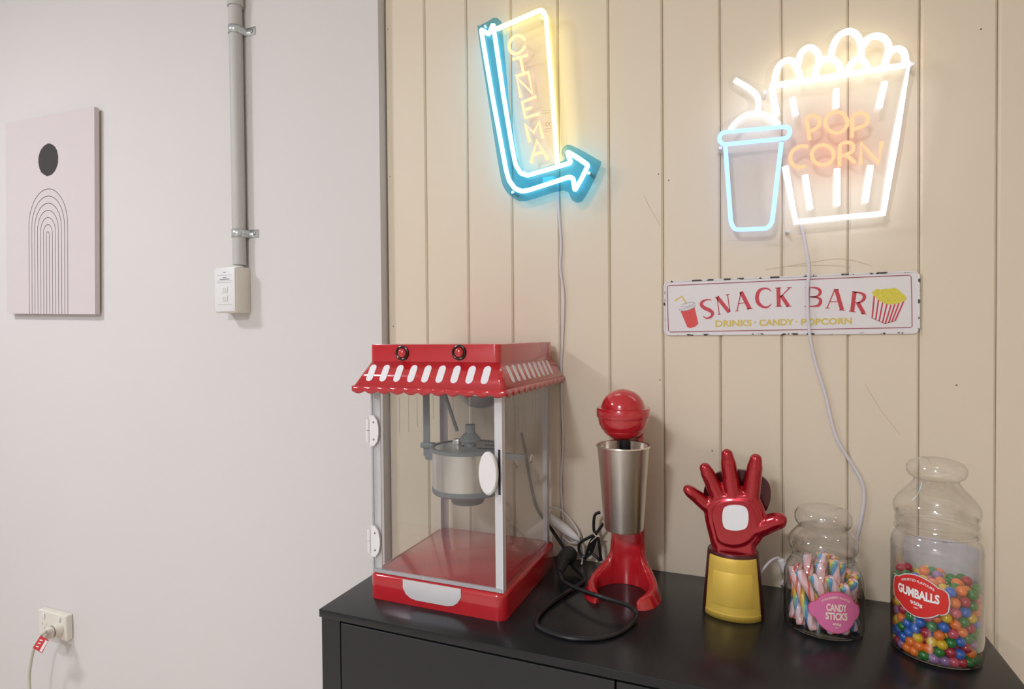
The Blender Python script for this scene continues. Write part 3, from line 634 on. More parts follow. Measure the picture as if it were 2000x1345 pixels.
MB().lathe([(0.001, 0.2445), (0.011, 0.2445), (0.011, 0.252), (0.019, 0.254), (0.019, 0.258), (0.012, 0.266), (0.009, 0.269), (0.009, 0.283), (0.001, 0.284)], (KX+0.006, KY, T), 24).build('drive_hub', M_DGREY, kt)
MB().tube([(KX+0.006, KY, T+0.283), (KX+0.006, KY, T+0.366)], 0.002, 10).build('stirrer_rod', M_KETTLE, t)
a = onY(872, 778, KY+0.01); b = onY(893, 842, KY+0.01)
MB().tube([b, b+(a-b)*1.25], 0.0033, 10).build('lid_lever', M_DGREY, t)
MB().rbox(b[0]-0.007, b[0]+0.006, KY+0.003, KY+0.017, T+0.244, T+0.254, 0.002, 2).build('lid_catch', M_KETTLE, kt)
q0 = onY(834, 870, KY); hx = q0[0]
MB().box(hx-0.0065, hx+0.0065, KY-0.002, KY+0.0, T+0.22, T+0.366).build('hanger_bar', M_DGREY, t)
MB().rbox(hx-0.0105, hx+0.017, KY-0.009, KY+0.006, T+0.236, T+0.246, 0.003, 3).build('hanger_catch', M_DGREY, kt)
MB().box(hx-0.002, hx+0.0165, KY-0.004, KY+0.004, T+0.214, T+0.236).build('hanger_bracket', M_DGREY, kt)
MB().box(KX+0.062, GX1-0.003, KY-0.004, KY+0.004, T+0.226, T+0.236).build('socket_arm', M_DGREY, kt)
for dy, l_ in ((-0.02, 0.05), (0.012, 0.03)):
    MB().tube([(KX+0.03, KY+dy, T+0.2455), (KX+0.03+l_*0.6, KY+dy+0.004, T+0.2455)], 0.0013, 6).build('lid_wire', M_BLK, kt)
hc = onY(940, 765, -0.19)
bu = MB().lathe([(0.035, 0.366), (0.0355, 0.342), (0.034, 0.332), (0.026, 0.322), (0.013, 0.317), (0.001, 0.316)], (hc[0], -0.19, T), 36).build('heat_lamp_dome', clear('ribbed_glass', (232, 232, 230), rough=0.15, gain=2.2, haze=0.12), t)
MB().lathe([(0.035, 0.340), (0.0368, 0.341), (0.0368, 0.344), (0.035, 0.345)], (hc[0], -0.19, T), 36).build('dome_ring', M_KETTLE, bu)
MB().tube([onY(1005, 905, -0.10), onY(1012, 912, -0.09), onY(1000, 917, -0.10)], 0.002, 8).build('cable_clip', M_KETTLE, bk)
mb = MB(); sc_ = (GX1-0.004, -0.135, T+0.222); mb.ball(sc_, 0.009, 16, 10, 0.5, 1, 1); mb.build('socket_boss', M_KETTLE, sr)

# ------------------------------------------------------------------ cables around the machine
def cable(name, label, pts, r, m, k=8, n=8):
    P = smooth_path(pts, k); o0 = P[-1]
    o = MB().tube(P, r, n).build(name, m, None, org=o0); return tag(o, label, 'cable')
cr_ = 0.0036; zc = T+cr_+0.0004
t = thing('mains_cable', 'thick black mains cord looping over the cabinet top in front of the shake maker', 'cable', (-0.30, -0.1, T))
loop = [onZ(1093, 1118, zc+0.012), onZ(1100, 1135, zc+0.014), onZ(1135, 1152, zc+0.0185), onZ(1180, 1167, zc+0.021), onZ(1222, 1180, zc+0.015), onZ(1241, 1193, zc+0.007), onZ(1240, 1208, zc+0.002), onZ(1215, 1232, zc), onZ(1170, 1246, zc), onZ(1110, 1245, zc), onZ(1060, 1228, zc), onZ(1047, 1214, zc), onZ(1062, 1190, zc), onZ(1095, 1165, zc), onZ(1122, 1148, zc), onZ(1140, 1131, zc), onZ(1120, 1106, zc+0.004), onY(1110, 1092, -0.05)]
MB().tube(smooth_path(loop, 8), cr_, 10).build('cord_loop', M_BLK, t)
pc0 = onZ(1098, 1096, T+0.02); 
MB().tube([loop[0], pc0+np.array([0.0, 0.002, 0.001]), pc0+np.array([0.004, 0.014, 0.004]), pc0+np.array([0.008, 0.030, 0.006])], [0.006, 0.0135, 0.016, 0.0145], 16).build('connector', M_BLK, t)
up = [onY(1112, 1085, -0.035), onY(1095, 1060, -0.022), onY(1075, 1030, -0.014), onY(1048, 990, -0.012), onY(1034, 930, -0.012), onY(1026, 880, -0.014), onY(1018, 845, -0.030)]
MB().tube(smooth_path(up, 8), cr_*0.9, 10).build('cord_riser', M_BLK, t)

M_WCAB = mat('white_cable', (214, 208, 214), 0.45)
o = cable('sign_cable', 'thin white cable hanging down the wall from the CINEMA sign', [onY(1088, 352, -0.012), onY(1092, 420, -0.004), onY(1096, 480, -0.004), onY(1094, 520, -0.004), onY(1101, 580, -0.004), onY(1099, 660, -0.003), onY(1096, 720, -0.003), onY(1098, 800, -0.003), onY(1100, 870, -0.003), onY(1096, 940, -0.003), onY(1099, 1000, -0.003), onY(1101, 1040, -0.004), onY(1095, 1075, -0.004)], 0.0022, M_WCAB)
t = thing('inline_dimmer', 'white inline dimmer on thin looped leads beside the popcorn machine', 'dimmer', onY(1105, 1045, -0.02))
a, b = onY(1066, 1004, -0.020), onY(1131, 1054, -0.022)
MB().tube([lerp(a, b, s_) for s_ in (0, 0.08, 0.25, 0.6, 0.85, 0.96, 1)], [0.004, 0.0075, 0.0095, 0.0095, 0.007, 0.004, 0.002], 14).build('dimmer_body', M_WPL, t)
MB().tube(smooth_path([b, onY(1136, 1068, -0.022), onY(1137, 1095, -0.02), onZ(1136, 1100, T+0.003)], 6), 0.0018, 8).build('lead', M_WCAB, t)
MB().tube(smooth_path([a, onY(1070, 992, -0.018), onY(1088, 992, -0.016), onY(1105, 1004, -0.015), onY(1122, 1025, -0.016), onY(1131, 1045, -0.018), onY(1128, 1055, -0.018), onY(1115, 1060, -0.018), onY(1100, 1048, -0.018)], 6), 0.0016, 8).build('lead_loop', M_WCAB, t)
cable('sign_cable', 'long white cable trailing from the POP CORN sign across the tin sign', [onY(1564, 440, -0.014), onY(1572, 475, -0.010), onY(1580, 525, -0.008), onY(1577, 570, -0.008), onY(1580, 640, -0.008), onY(1592, 705, -0.005), onY(1612, 770, -0.004), onY(1632, 850, -0.004), onY(1660, 900, -0.004), onY(1683, 940, -0.004), onY(1688, 975, -0.004), onY(1681, 1020, -0.004), onY(1672, 1060, -0.004), onY(1668, 1110, -0.004), onY(1668, 1150, -0.004)], 0.0026, M_WCAB)

# ------------------------------------------------------------------ milkshake maker and its cup
AX, AY = -0.1965, 0.985-1.114
t = thing('milkshake_maker', 'red milkshake maker with a round motor head on a horseshoe foot', 'milkshake maker', (AX, AY, T))
H = [(0, .283), (14, .283), (24, .283), (28.3, .281), (29, .10), (29.6, .082), (31, .066), (33, .055), (37, .047), (44, .040), (54, .034), (66, .028), (80, .0235), (100, .020), (120, .018), (135, .0165), (141, .014), (144, .010)]
th_ = [-h[0] for h in H[::-1]]+[h[0] for h in H[1:]]; hh_ = [h[1] for h in H[::-1]]+[h[1] for h in H[1:]]
v = []; ns = 9
for a, h in zip(th_, hh_):
    ar = math.radians(a); k = min(1.0, abs(a)/144.0)
    fl = 0.0 if abs(a) < 28.5 else min(1.0, (abs(a)-28.5)/14.0)
    ri = 0.0465-0.002*fl; ro_b = 0.060+0.0055*fl; ro_t = 0.060-0.001*fl
    shr = 1.0 if abs(a) < 130 else max(0.25, 1-(abs(a)-130)/14*0.6)
    mid_ = (ri+ro_b)/2; ri = mid_+(ri-mid_)*shr; ro_b = mid_+(ro_b-mid_)*shr; ro_t = mid_+(ro_t-mid_)*shr
    rr = min(0.005, h*0.45, (ro_t-ri)*0.48)
    prof = [(ri, 0.0), (ri, h-rr), (ri+rr*0.3, h-rr*0.3), (ri+rr, h), ((ri+ro_t)/2, h+0.0005), (ro_t-rr, h), (ro_t-rr*0.3, h-rr*0.3), (ro_t, h-rr), (ro_b, 0.0)]
    for r, z in prof: v.append((AX+r*math.sin(ar), AY+r*math.cos(ar), T+0.0003+z))
f = []; m_ = len(th_)
for i in range(m_-1):
    for j in range(ns): f.append((i*ns+j, (i+1)*ns+j, (i+1)*ns+(j+1) % ns, i*ns+(j+1) % ns))
f += [tuple(range(ns)), tuple((m_-1)*ns+j for j in range(ns-1, -1, -1))]
MB().add(v, f).build('stand', M_RED, t, smooth=50)
hx, hy = -0.1935, AY
head = MB().lathe([(0.0435, 0.319), (0.0445, 0.3175), (0.0445, 0.305), (0.0435, 0.303), (0.0418, 0.3025), (0.0415, 0.298), (0.040, 0.291), (0.0365, 0.2835), (0.0335, 0.281), (0.033, 0.279), (0.027, 0.2725), (0.018, 0.2675), (0.008, 0.265), (0.001, 0.2648)], (hx, hy, T), 56).build('motor_head', M_RED, t)
MB().lathe([(0.0005, 0.3505), (0.010, 0.3492), (0.020, 0.3452), (0.028, 0.3388), (0.033, 0.3315), (0.0358, 0.3245), (0.0368, 0.3195), (0.0438, 0.3188)], (hx, hy, T), 56).build('head_dome', M_RED, head)
MB().rbox(AX-0.02, AX+0.03, AY+0.034, AY+0.060, T+0.262, T+0.300, 0.006, 3).build('head_bracket', M_RED, t)
MB().lathe([(0.001, 0.13), (0.004, 0.13), (0.004, 0.235), (0.0095, 0.237), (0.0095, 0.268), (0.001, 0.268)], (hx+0.003, hy, T), 20).build('mixing_shaft', M_BLK, t)
t2 = thing('steel_cup', 'tall brushed steel milkshake cup hooked under the red motor head', 'cup', (hx, hy, T+0.114))
MB().lathe([(0.001, 0.114), (0.0315, 0.114), (0.0330, 0.116), (0.0432, 0.2515), (0.0448, 0.2535), (0.0452, 0.255), (0.0445, 0.2565), (0.0430, 0.2555), (0.0422, 0.252), (0.0320, 0.118), (0.001, 0.117)], (hx, hy, T), 64).build('cup_body', M_STEEL, t2, smooth=40)
cz_ = T+0.0032
t = thing('bundled_cord', 'thin black cord bundled with a twist tie behind the shake maker', 'cable', onZ(1155, 1098, T))
def bY(px, py, y=-0.035): return onY(px, py, y)
for pts in ([bY(1172, 1000), bY(1163, 1004), bY(1160, 1015), bY(1160, 1035), bY(1164, 1042)], [bY(1178, 1022), bY(1170, 1034), bY(1164, 1042), bY(1152, 1062), bY(1146, 1082), bY(1142, 1092)],
            [bY(1164, 1042), bY(1145, 1052), bY(1133, 1060), bY(1131, 1073), bY(1138, 1086), bY(1152, 1082), bY(1160, 1066), bY(1164, 1048)], [bY(1168, 1048), bY(1171, 1070), bY(1174, 1094)], [bY(1162, 1052), bY(1154, 1075), bY(1166, 1088), bY(1172, 1096)]):
    MB().tube(smooth_path(pts, 6), 0.0029, 8).build('cord_strand', M_BLK, t)
MB().tube([bY(1158, 1040, -0.039), bY(1163, 1046, -0.040), bY(1172, 1047, -0.039)], 0.0014, 6).build('twist_tie', mat('twist_tie', (205, 190, 175), 0.5), t)
MB().tube([bY(1166, 1047, -0.040), bY(1158, 1054, -0.041), bY(1153, 1059, -0.040)], 0.0009, 6).build('tie_end', mat('twist_tie', (205, 190, 175), 0.5), t)

# ------------------------------------------------------------------ hand-shaped ornament (plain smooth hand on a gold cuff)
HY = 0.985-1.114
def hp(x, y, dy=0.0): return onY(1310+x/3.54, 850+y/3.54, HY+dy)
t = thing('hand_lamp', 'shiny red open hand ornament standing on a gold cuff', 'ornament', (-0.021, HY, T))
mb = MB()
def capsule(a, b, ra, rb, n=14):
    a = np.array(a); b = np.array(b); d = (b-a)/np.linalg.norm(b-a); pts = []; rs = []
    for i in range(6): q = math.pi/2*i/5; pts.append(a-d*ra*math.cos(q)); rs.append(max(1e-4, ra*math.sin(q)))
    for i in range(6): q = math.pi/2*(1-i/5); pts.append(b+d*rb*math.cos(q)); rs.append(max(1e-4, rb*math.sin(q)))
    mb.tube(pts, rs, n)
for tip, bs_, r0, r1 in (((92, 352), (250, 480), .0122, .0085), ((222, 190), (335, 430), .0135, .0092), ((384, 92), (432, 420), .0142, .0092), ((594, 126), (552, 430), .0142, .0094), ((800, 566), (600, 640), .0160, .0110)):
    B = hp(*bs_, 0.0); E_ = hp(*tip, -0.010); m1 = B+(E_-B)*0.36+np.array([0, 0.001, 0]); m2 = B+(E_-B)*0.70+np.array([0, 0.0, 0])
    E_ = E_-(E_-m2)/np.linalg.norm(E_-m2)*r1
    capsule(B, m1, r0, r0*0.93); capsule(m1, m2, r0*0.90, r0*0.84); capsule(m2, E_, r0*0.80, r1)
pal = [(232, 500), (262, 440), (330, 400), (432, 388), (560, 395), (615, 440), (650, 520), (668, 600), (650, 690), (570, 790), (440, 830), (300, 790), (262, 690), (236, 580)]
for k, (sc, d0, d1) in enumerate(((1.0, -0.009, 0.012), (0.90, -0.0135, 0.015), (0.72, -0.0155, 0.018))):
    c = (440, 600); mb.extrude([hp(c[0]+(p[0]-c[0])*sc, c[1]+(p[1]-c[1])*sc, d0) for p in smooth_path(pal, 4, True)], (0, d1-d0, 0))
for d0, d1, q in ((-0.010, 0.016, 1.0), (-0.0135, 0.019, 0.84)):
    mb.extrude([hp(438+(p[0]-438)*q, p[1], d0) for p in smooth_path([(292, 740), (360, 715), (520, 715), (586, 740), (590, 800), (575, 920), (310, 920), (292, 800)], 3, True)], (0, d1-d0, 0))
tmp = mb.build('hand', M_RED, None, org=(0, 0, 0))
rm = tmp.modifiers.new('rm', 'REMESH'); rm.mode = 'VOXEL'; rm.voxel_size = 0.0013
sm = tmp.modifiers.new('sm', 'SMOOTH'); sm.factor = 0.7; sm.iterations = 14
dg = bpy.context.evaluated_depsgraph_get(); me = bpy.data.meshes.new_from_object(tmp.evaluated_get(dg))
vs = [np.array(q.co) for q in me.vertices]; fs = [tuple(q.vertices) for q in me.polygons]; bpy.data.objects.remove(tmp)
M_HAND = mat('metallic_red_lacquer', (172, 20, 36), 0.22, metal=0.65, coat=0.8, var=0.06)
hand = MB().add(vs, fs).build('hand', M_HAND, t, smooth=60)
M_DRED = mat('dark_red_lacquer', (74, 14, 20), 0.3, metal=0.4, coat=0.5)
bp = smooth_path([(236, 350), (330, 255), (500, 240), (640, 290), (690, 370), (672, 500), (560, 620), (330, 620), (240, 480)], 4, True)
MB().extrude([hp(p[0], p[1], 0.020) for p in bp], (0, 0.010, 0)).build('back_plate', M_DRED, t)
pd = smooth_path([(372, 500), (445, 482), (520, 500), (538, 570), (520, 640), (447, 658), (374, 640), (356, 570)], 5, True)
MB().extrude([hp(p[0], p[1], -0.0185) for p in pd], (0, 0.006, 0)).build('palm_pad', mat('frosted_white', (236, 236, 238), 0.4), t)
M_GOLD = mat('brushed_gold', (224, 190, 84), 0.42, metal=0.3, var=0.05, stretch=(1, 1, 30))
cxh, cyh = -0.0205, HY+0.004
sleeve = [(0.0, 0.0003), (0.046, 0.0003), (0.0465, 0.004), (0.0385, 0.098), (0.0375, 0.1), (0.03, 0.1)]
MB().lathe([(max(r, 1e-4), z) for r, z in sleeve], (cxh, cyh, T), 48, 1.0, 0.80).build('cuff_sleeve', M_DRED, t)
a0, a1 = math.radians(270-58), math.radians(270+58)
gp = [(0.0484, 0.0006), (0.0484, 0.010), (0.0478, 0.0105), (0.0462, 0.030), (0.0415, 0.085), (0.0405, 0.0935), (0.0395, 0.095)]
gd = MB().lathe(gp, (cxh, cyh, T), 40, 1.0, 0.80, a0, a1).build('gold_cuff', M_GOLD, t)
q = gd.modifiers.new('thick', 'SOLIDIFY'); q.thickness = 0.002; q.offset = -1
MB().lathe([(0.0472, 0.0225), (0.0476, 0.024), (0.0434, 0.072), (0.0426, 0.0735)], (cxh, cyh, T), 24, 1.012, 0.812, math.radians(270-40), math.radians(270+40)).build('cuff_panel', M_GOLD, gd)
t = thing('usb_cable', 'short white cable plugged into the hand ornament beside the candy jar', 'cable', onZ(1528, 1140, T))
us = [onY(1481, 1126, HY+0.02), onY(1490, 1112, HY+0.025), onY(1504, 1096, HY+0.035), onY(1517, 1089, HY+0.045), onY(1525, 1092, HY+0.048)]
MB().tube(smooth_path(us, 6), 0.0019, 8).build('lead', M_WCAB, t)
a, b = onY(1524, 1091, HY+0.048), onY(1534, 1117, HY+0.048)
MB().tube([a, lerp(a, b, .1), lerp(a, b, .8), b], [0.003, 0.006, 0.0055, 0.0045], 12).build('plug', M_WPL, t)
MB().tube(smooth_path([b, onY(1531, 1132, HY+0.05), onY(1526, 1142, HY+0.05), onZ(1540, 1150, T+0.003)], 5), 0.0019, 8).build('lead_end', M_WCAB, t)

# ------------------------------------------------------------------ jars
def curved_strip(cx_, cy_, R, fa, cols, top, bot, z0, m, name, par):
    """label wrapped on a jar: cols = list of arc lengths, top/bot give heights"""
    v = []; f = []
    for i, u in enumerate(cols):
        a = fa+u/R; x_, y_ = cx_+R*math.sin(a), cy_-R*math.cos(a)
        for k in range(5): zz = bot(u)+(top(u)-bot(u))*k/4; v.append((x_, y_, z0+zz))
    for i in range(len(cols)-1):
        for k in range(4): f.append((i*5+k, (i+1)*5+k, (i+1)*5+k+1, i*5+k+1))
    return MB().add(v, f).build(name, m, par)
def curved_text(s, cx_, cy_, R, fa, u0, u1, zb_, h, m, name, par, bold=0.02, arc=0.0):
    v, f, asp = text2d(s, bold); pts = []
    for a in v:
        u = u0+(u1-u0)*a[0]; mid_ = (u0+u1)/2; zz = zb_+h*a[1]-arc*((u-mid_)/max(1e-6, (u1-u0)/2))**2
        q = fa+u/R; pts.append((cx_+R*math.sin(q), cy_-R*math.cos(q), zz))
    return MB().add(pts, f).build(name, m, par, smooth=0)
def jar_wall(prof, c, n=64): return MB().lathe(prof, c, n)
# --- tall gumball jar
JX, JY, JR = 0.2432, 0.9665-1.114, 0.0535
t = thing('gumball_jar', 'tall clear jar of gumballs with a red GUMBALLS label', 'jar', (JX, JY, T))
jw = MB().lathe([(0.001, 0.0006), (0.049, 0.0006), (0.0525, 0.003), (0.0535, 0.007), (0.0535, 0.146), (0.0525, 0.153), (0.0495, 0.1595), (0.0465, 0.163), (0.046, 0.166), (0.0495, 0.168), (0.0495, 0.1705), (0.0465, 0.172), (0.046, 0.190)], (JX, JY, T), 72).build('jar_body', M_JAR, t)
MB().lathe([(0.001, 0.0018), (0.048, 0.0018), (0.0518, 0.005), (0.0523, 0.009), (0.0523, 0.146)], (JX, JY, T), 72).build('inner_wall', M_JAR, jw)
lidg = MB().lathe([(0.0478, 0.1735), (0.0485, 0.175), (0.0478, 0.1765), (0.0478, 0.179), (0.0487, 0.1805), (0.0478, 0.182), (0.0478, 0.188), (0.0495, 0.191), (0.0507, 0.197), (0.0498, 0.204), (0.046, 0.211), (0.038, 0.221), (0.030, 0.230), (0.0262, 0.236), (0.0268, 0.2395), (0.0325, 0.2435), (0.0352, 0.249), (0.035, 0.2555), (0.031, 0.262), (0.018, 0.2668), (0.0005, 0.268)], (JX, JY, T), 72).build('lid', M_JAR, t)
M_LRED = mat('red_label', (212, 46, 40), 0.45, var=0.02); M_LWHT = mat('white_label_print', (238, 236, 232), 0.5); M_LEDGE = mat('pale_label_edge', (206, 208, 206), 0.5)
lc = onCyl(1790, 1163, JX, JY, JR); fa = math.atan2(lc[0]-JX, -(lc[1]-JY)); lz = lc[2]
def plaque(hw, hh, nw):       # outline of a plaque with a broad middle and narrower ends
    def top(u):
        a = abs(u)/hw
        if a < nw: return hh*(0.62+0.38*math.cos(a/nw*math.pi/2)**0.8)
        q = (a-nw)/(1-nw); return hh*0.62*math.sqrt(max(0.0, 1-(q**2.6)*0.80)) if a < 1 else 0
    return top, (lambda u: -top(u))
cols = [(-1+2*i/48) for i in range(49)]
hw, hh = 0.0375, 0.0285
tp, bt = plaque(hw, hh, 0.66)
le = curved_strip(JX, JY, JR+0.0004, fa, [c*hw for c in cols], tp, bt, lz, M_LEDGE, 'front_label', t)
tp2, bt2 = plaque(hw-0.0014, hh-0.0014, 0.66)
curved_strip(JX, JY, JR+0.0007, fa, [c*(hw-0.0014) for c in cols], tp2, bt2, lz, M_LRED, 'label_field', le)
RT = JR+0.0012
curved_text('GUMBALLS', JX, JY, RT, fa, -0.026, 0.026, lz-0.0035, 0.0125, M_LWHT, 'word_gumballs', le, 0.045)
curved_text('ASSORTED FLAVOURS', JX, JY, RT, fa, -0.0205, 0.0205, lz+0.0185, 0.0034, M_LWHT, 'word_flavours', le, 0.02, arc=0.006)
curved_text('950g', JX, JY, RT, fa, -0.0075, 0.0075, lz-0.0142, 0.0062, M_LWHT, 'word_weight', le, 0.03)
curved_text('NET', JX, JY, RT, fa, -0.003, 0.003, lz-0.0172, 0.0018, M_LWHT, 'word_net', le, 0.02)
qb0, qb1 = onCyl(1767, 1058, JX, JY, JR-0.0013, True), onCyl(1911, 1085, JX, JY, JR-0.0013, True)
a0, a1 = math.atan2(qb0[0]-JX, -(qb0[1]-JY)), math.atan2(qb1[0]-JX, -(qb1[1]-JY))
if a0 < 0: a0 += 2*math.pi
if a1 < 0: a1 += 2*math.pi
am, aw_ = (a0+a1)/2, abs(a1-a0)/2*JR
M_BLAB = mat('back_label_paper', (206, 203, 204), 0.6)
curved_strip(JX, JY, JR-0.0005, am, [aw_*c for c in cols], lambda u: 0.142, lambda u: 0.040, T, M_BLAB, 'back_label', t)
# gumballs: settle spheres in the jar
GR = 0.0068; Ri = 0.0519-GR; NB = 520
rng = np.random.default_rng(11)
ang_ = rng.uniform(0, 2*np.pi, NB); rad_ = Ri*np.sqrt(rng.uniform(0, 1, NB))
Pb = np.stack([rad_*np.cos(ang_), rad_*np.sin(ang_), GR+rng.uniform(0, 0.18, NB)], 1)
for it in range(300):
    Pb[:, 2] -= 0.0006 if it < 200 else 0.00015
    for sub in range(2):
        d = Pb[:, None, :]-Pb[None, :, :]; L2 = np.sqrt((d**2).sum(-1)); np.fill_diagonal(L2, 1)
        ov = np.clip(2*GR-L2, 0, None); np.fill_diagonal(ov, 0)
        Pb += ((d/np.maximum(L2, 1e-6)[..., None])*(ov*0.42)[..., None]).sum(1)*0.55
        rr = np.hypot(Pb[:, 0], Pb[:, 1]); k = np.where(rr > Ri, Ri/np.maximum(rr, 1e-9), 1.0); Pb[:, 0] *= k; Pb[:, 1] *= k
        Pb[:, 2] = np.maximum(Pb[:, 2], GR+0.0022)
Pw = Pb+np.array([JX, JY, T])
GC = [('green', (26, 122, 40), 22), ('orange', (238, 122, 34), 20), ('crimson', (176, 26, 52), 18), ('yellow', (228, 188, 34), 15), ('blue', (44, 106, 196), 12), ('mauve', (150, 110, 160), 8), ('pink', (206, 84, 104), 7)]
wts = [c[2] for c in GC]; rg = random.Random(21)
def ball_mesh(name, m, sub):
    bm = bmesh.new(); bmesh.ops.create_icosphere(bm, subdivisions=sub, radius=GR*0.985); me = bpy.data.meshes.new(name); bm.to_mesh(me); bm.free(); me.shade_smooth(); me.materials.append(m); return me
gmesh = [ball_mesh('gumball', mat(c[0]+'_gumball', c[1], 0.2, coat=0.6, var=0.06, scale=120), 3) for c in GC]
dcam = np.linalg.norm(Pw-CAM, axis=1); vdir = (CAM-np.array([JX, JY, T+0.1])); vdir[2] = 0; vdir /= np.linalg.norm(vdir)
rr = np.hypot(Pb[:, 0], Pb[:, 1]); face = (Pb[:, 0]*vdir[0]+Pb[:, 1]*vdir[1])/np.maximum(rr, 1e-6)
topz = np.percentile(Pb[:, 2], 90)
score = dcam-0.25*((rr > Ri-0.006) & (face > -0.35))-0.25*(Pb[:, 2] > topz-0.012)
order = np.argsort(score); rest = []
for rank, i in enumerate(order):
    k = rg.choices(range(len(GC)), wts)[0]
    if rank < 300:
        o = bpy.data.objects.new('gumball', gmesh[k]); COL.objects.link(o); o.location = Pw[i].tolist(); o.rotation_euler = (rg.uniform(0, 6), rg.uniform(0, 6), 0)
        zone = 'in the uppermost layer of the tall jar' if Pb[i, 2] > topz-0.010 else ('at the very bottom of the tall jar' if Pb[i, 2] < 0.018 else ('in the lower half of the tall jar' if Pb[i, 2] < 0.062 else 'in the upper half of the tall jar'))
        tag(o, 'glossy %s gumball %s' % (GC[k][0], zone), 'gumball', '%s gumballs %s' % (GC[k][0], zone))
    else: rest.append((i, k))
bm = bmesh.new(); me = bpy.data.meshes.new('gumball_heap')
for i, k in rest:
    g = bmesh.ops.create_icosphere(bm, subdivisions=2, radius=GR*0.985, matrix=Matrix.Translation(Pb[i].tolist()))
    for f_ in {f_ for q in g['verts'] for f_ in q.link_faces}: f_.material_index = k
bm.to_mesh(me); bm.free(); me.shade_smooth()
for g in gmesh: me.materials.append(g.materials[0])
o = bpy.data.objects.new('gumball_heap', me); COL.objects.link(o); o.location = (JX, JY, T); o['kind'] = 'stuff'
tag(o, 'inner and rear gumballs hidden behind the others in the tall jar', 'gumballs')

# --- candy stick jar
KX2, KY2, KR = 0.1071, 0.9923-1.114, 0.0545
t = thing('candy_jar', 'squat clear jar of candy sticks with a pink CANDY STICKS label', 'jar', (KX2, KY2, T))
jw = MB().lathe([(0.001, 0.0006), (0.050, 0.0006), (0.0535, 0.003), (0.0545, 0.007), (0.0545, 0.072), (0.0535, 0.080), (0.0505, 0.089), (0.0460, 0.0965), (0.0430, 0.100), (0.0425, 0.103), (0.0455, 0.1045), (0.0455, 0.107), (0.0425, 0.1085), (0.0425, 0.120)], (KX2, KY2, T), 72).build('jar_body', M_JAR, t)
MB().lathe([(0.001, 0.0018), (0.049, 0.0018), (0.0528, 0.005), (0.0533, 0.009), (0.0533, 0.072)], (KX2, KY2, T), 72).build('inner_wall', M_JAR, jw)
MB().lathe([(0.0442, 0.1095), (0.045, 0.111), (0.0442, 0.1125), (0.0442, 0.1155), (0.0465, 0.118), (0.0478, 0.123), (0.0472, 0.1295), (0.044, 0.136), (0.037, 0.144), (0.0335, 0.148), (0.034, 0.151), (0.0378, 0.155), (0.0392, 0.161), (0.0388, 0.168), (0.034, 0.1755), (0.02, 0.1802), (0.0005, 0.181)], (KX2, KY2, T), 72).build('lid', M_JAR, t)
lc = onCyl(1634, 1196, KX2, KY2, KR); fa = math.atan2(lc[0]-KX2, -(lc[1]-KY2)); lz = lc[2]
M_LPNK = mat('pink_label', (214, 112, 158), 0.45, var=0.03); M_LPED = mat('deep_pink_edge', (206, 72, 110), 0.45); M_LCRM = mat('cream_print', (240, 226, 206), 0.5)
def disc(hw, hh, lobe):
    def top(u):
        a = abs(u)/hw; c = hh*math.sqrt(max(0, 1-(a/0.80)**2)) if a < 0.80 else 0
        l = hh*lobe*math.sqrt(max(0.0, 1-a**6)); return max(c, l)
    return top, (lambda u: -top(u))
tp, bt = disc(0.0375, 0.0300, 0.44)
le = curved_strip(KX2, KY2, KR+0.0004, fa, [c*0.0375 for c in cols], tp, bt, lz, M_LPED, 'front_label', t)
tp2, bt2 = disc(0.0364, 0.0289, 0.43)
curved_strip(KX2, KY2, KR+0.0007, fa, [c*0.0364 for c in cols], tp2, bt2, lz, M_LPNK, 'label_field', le)
RT = KR+0.0012
curved_text('CANDY', KX2, KY2, RT, fa, -0.0135, 0.0135, lz+0.0018, 0.0105, M_LCRM, 'word_candy', le, 0.03)
curved_text('STICKS', KX2, KY2, RT, fa, -0.0145, 0.0145, lz-0.0105, 0.0105, M_LCRM, 'word_sticks', le, 0.03)
curved_text('STRAWBERRY FLAVOUR', KX2, KY2, RT, fa, -0.019, 0.019, lz+0.0205, 0.0032, M_LCRM, 'word_flavour', le, 0.01, arc=0.0075)
curved_text('450g', KX2, KY2, RT, fa, -0.0058, 0.0058, lz-0.0190, 0.0045, M_LCRM, 'word_weight', le, 0.02)
curved_text('NET', KX2, KY2, RT, fa, -0.0025, 0.0025, lz-0.0220, 0.0016, M_LCRM, 'word_net', le, 0.02)
bl = onCyl(1590, 1100, KX2, KY2, KR-0.0005, True); ba = math.atan2(bl[0]-KX2, -(bl[1]-KY2))
curved_strip(KX2, KY2, KR-0.0006, ba, [0.030*c for c in cols], lambda u: 0.070, lambda u: 0.012, T, M_BLAB, 'back_label', t)
# sticks
m = bpy.data.materials.new('rainbow_candy'); m.use_nodes = True; nt = m.node_tree; n = nt.nodes; L = nt.links; bs = n['Principled BSDF']
bs.inputs['Roughness'].default_value = 0.25; bs.inputs['Coat Weight'].default_value = 0.5
tc = n.new('ShaderNodeTexCoord'); sp = n.new('ShaderNodeSeparateXYZ'); at = n.new('ShaderNodeMath'); at.operation = 'ARCTAN2'
L.new(tc.outputs['Object'], sp.inputs[0]); L.new(sp.outputs[1], at.inputs[0]); L.new(sp.outputs[0], at.inputs[1])
d1 = n.new('ShaderNodeMath'); d1.operation = 'DIVIDE'; d1.inputs[1].default_value = 2*math.pi; L.new(at.outputs[0], d1.inputs[0])
TW = 13.0
d2 = n.new('ShaderNodeMath'); d2.operation = 'MULTIPLY'; d2.inputs[1].default_value = -TW; L.new(sp.outputs[2], d2.inputs[0])
d3 = n.new('ShaderNodeMath'); d3.operation = 'ADD'; L.new(d1.outputs[0], d3.inputs[0]); L.new(d2.outputs[0], d3.inputs[1])
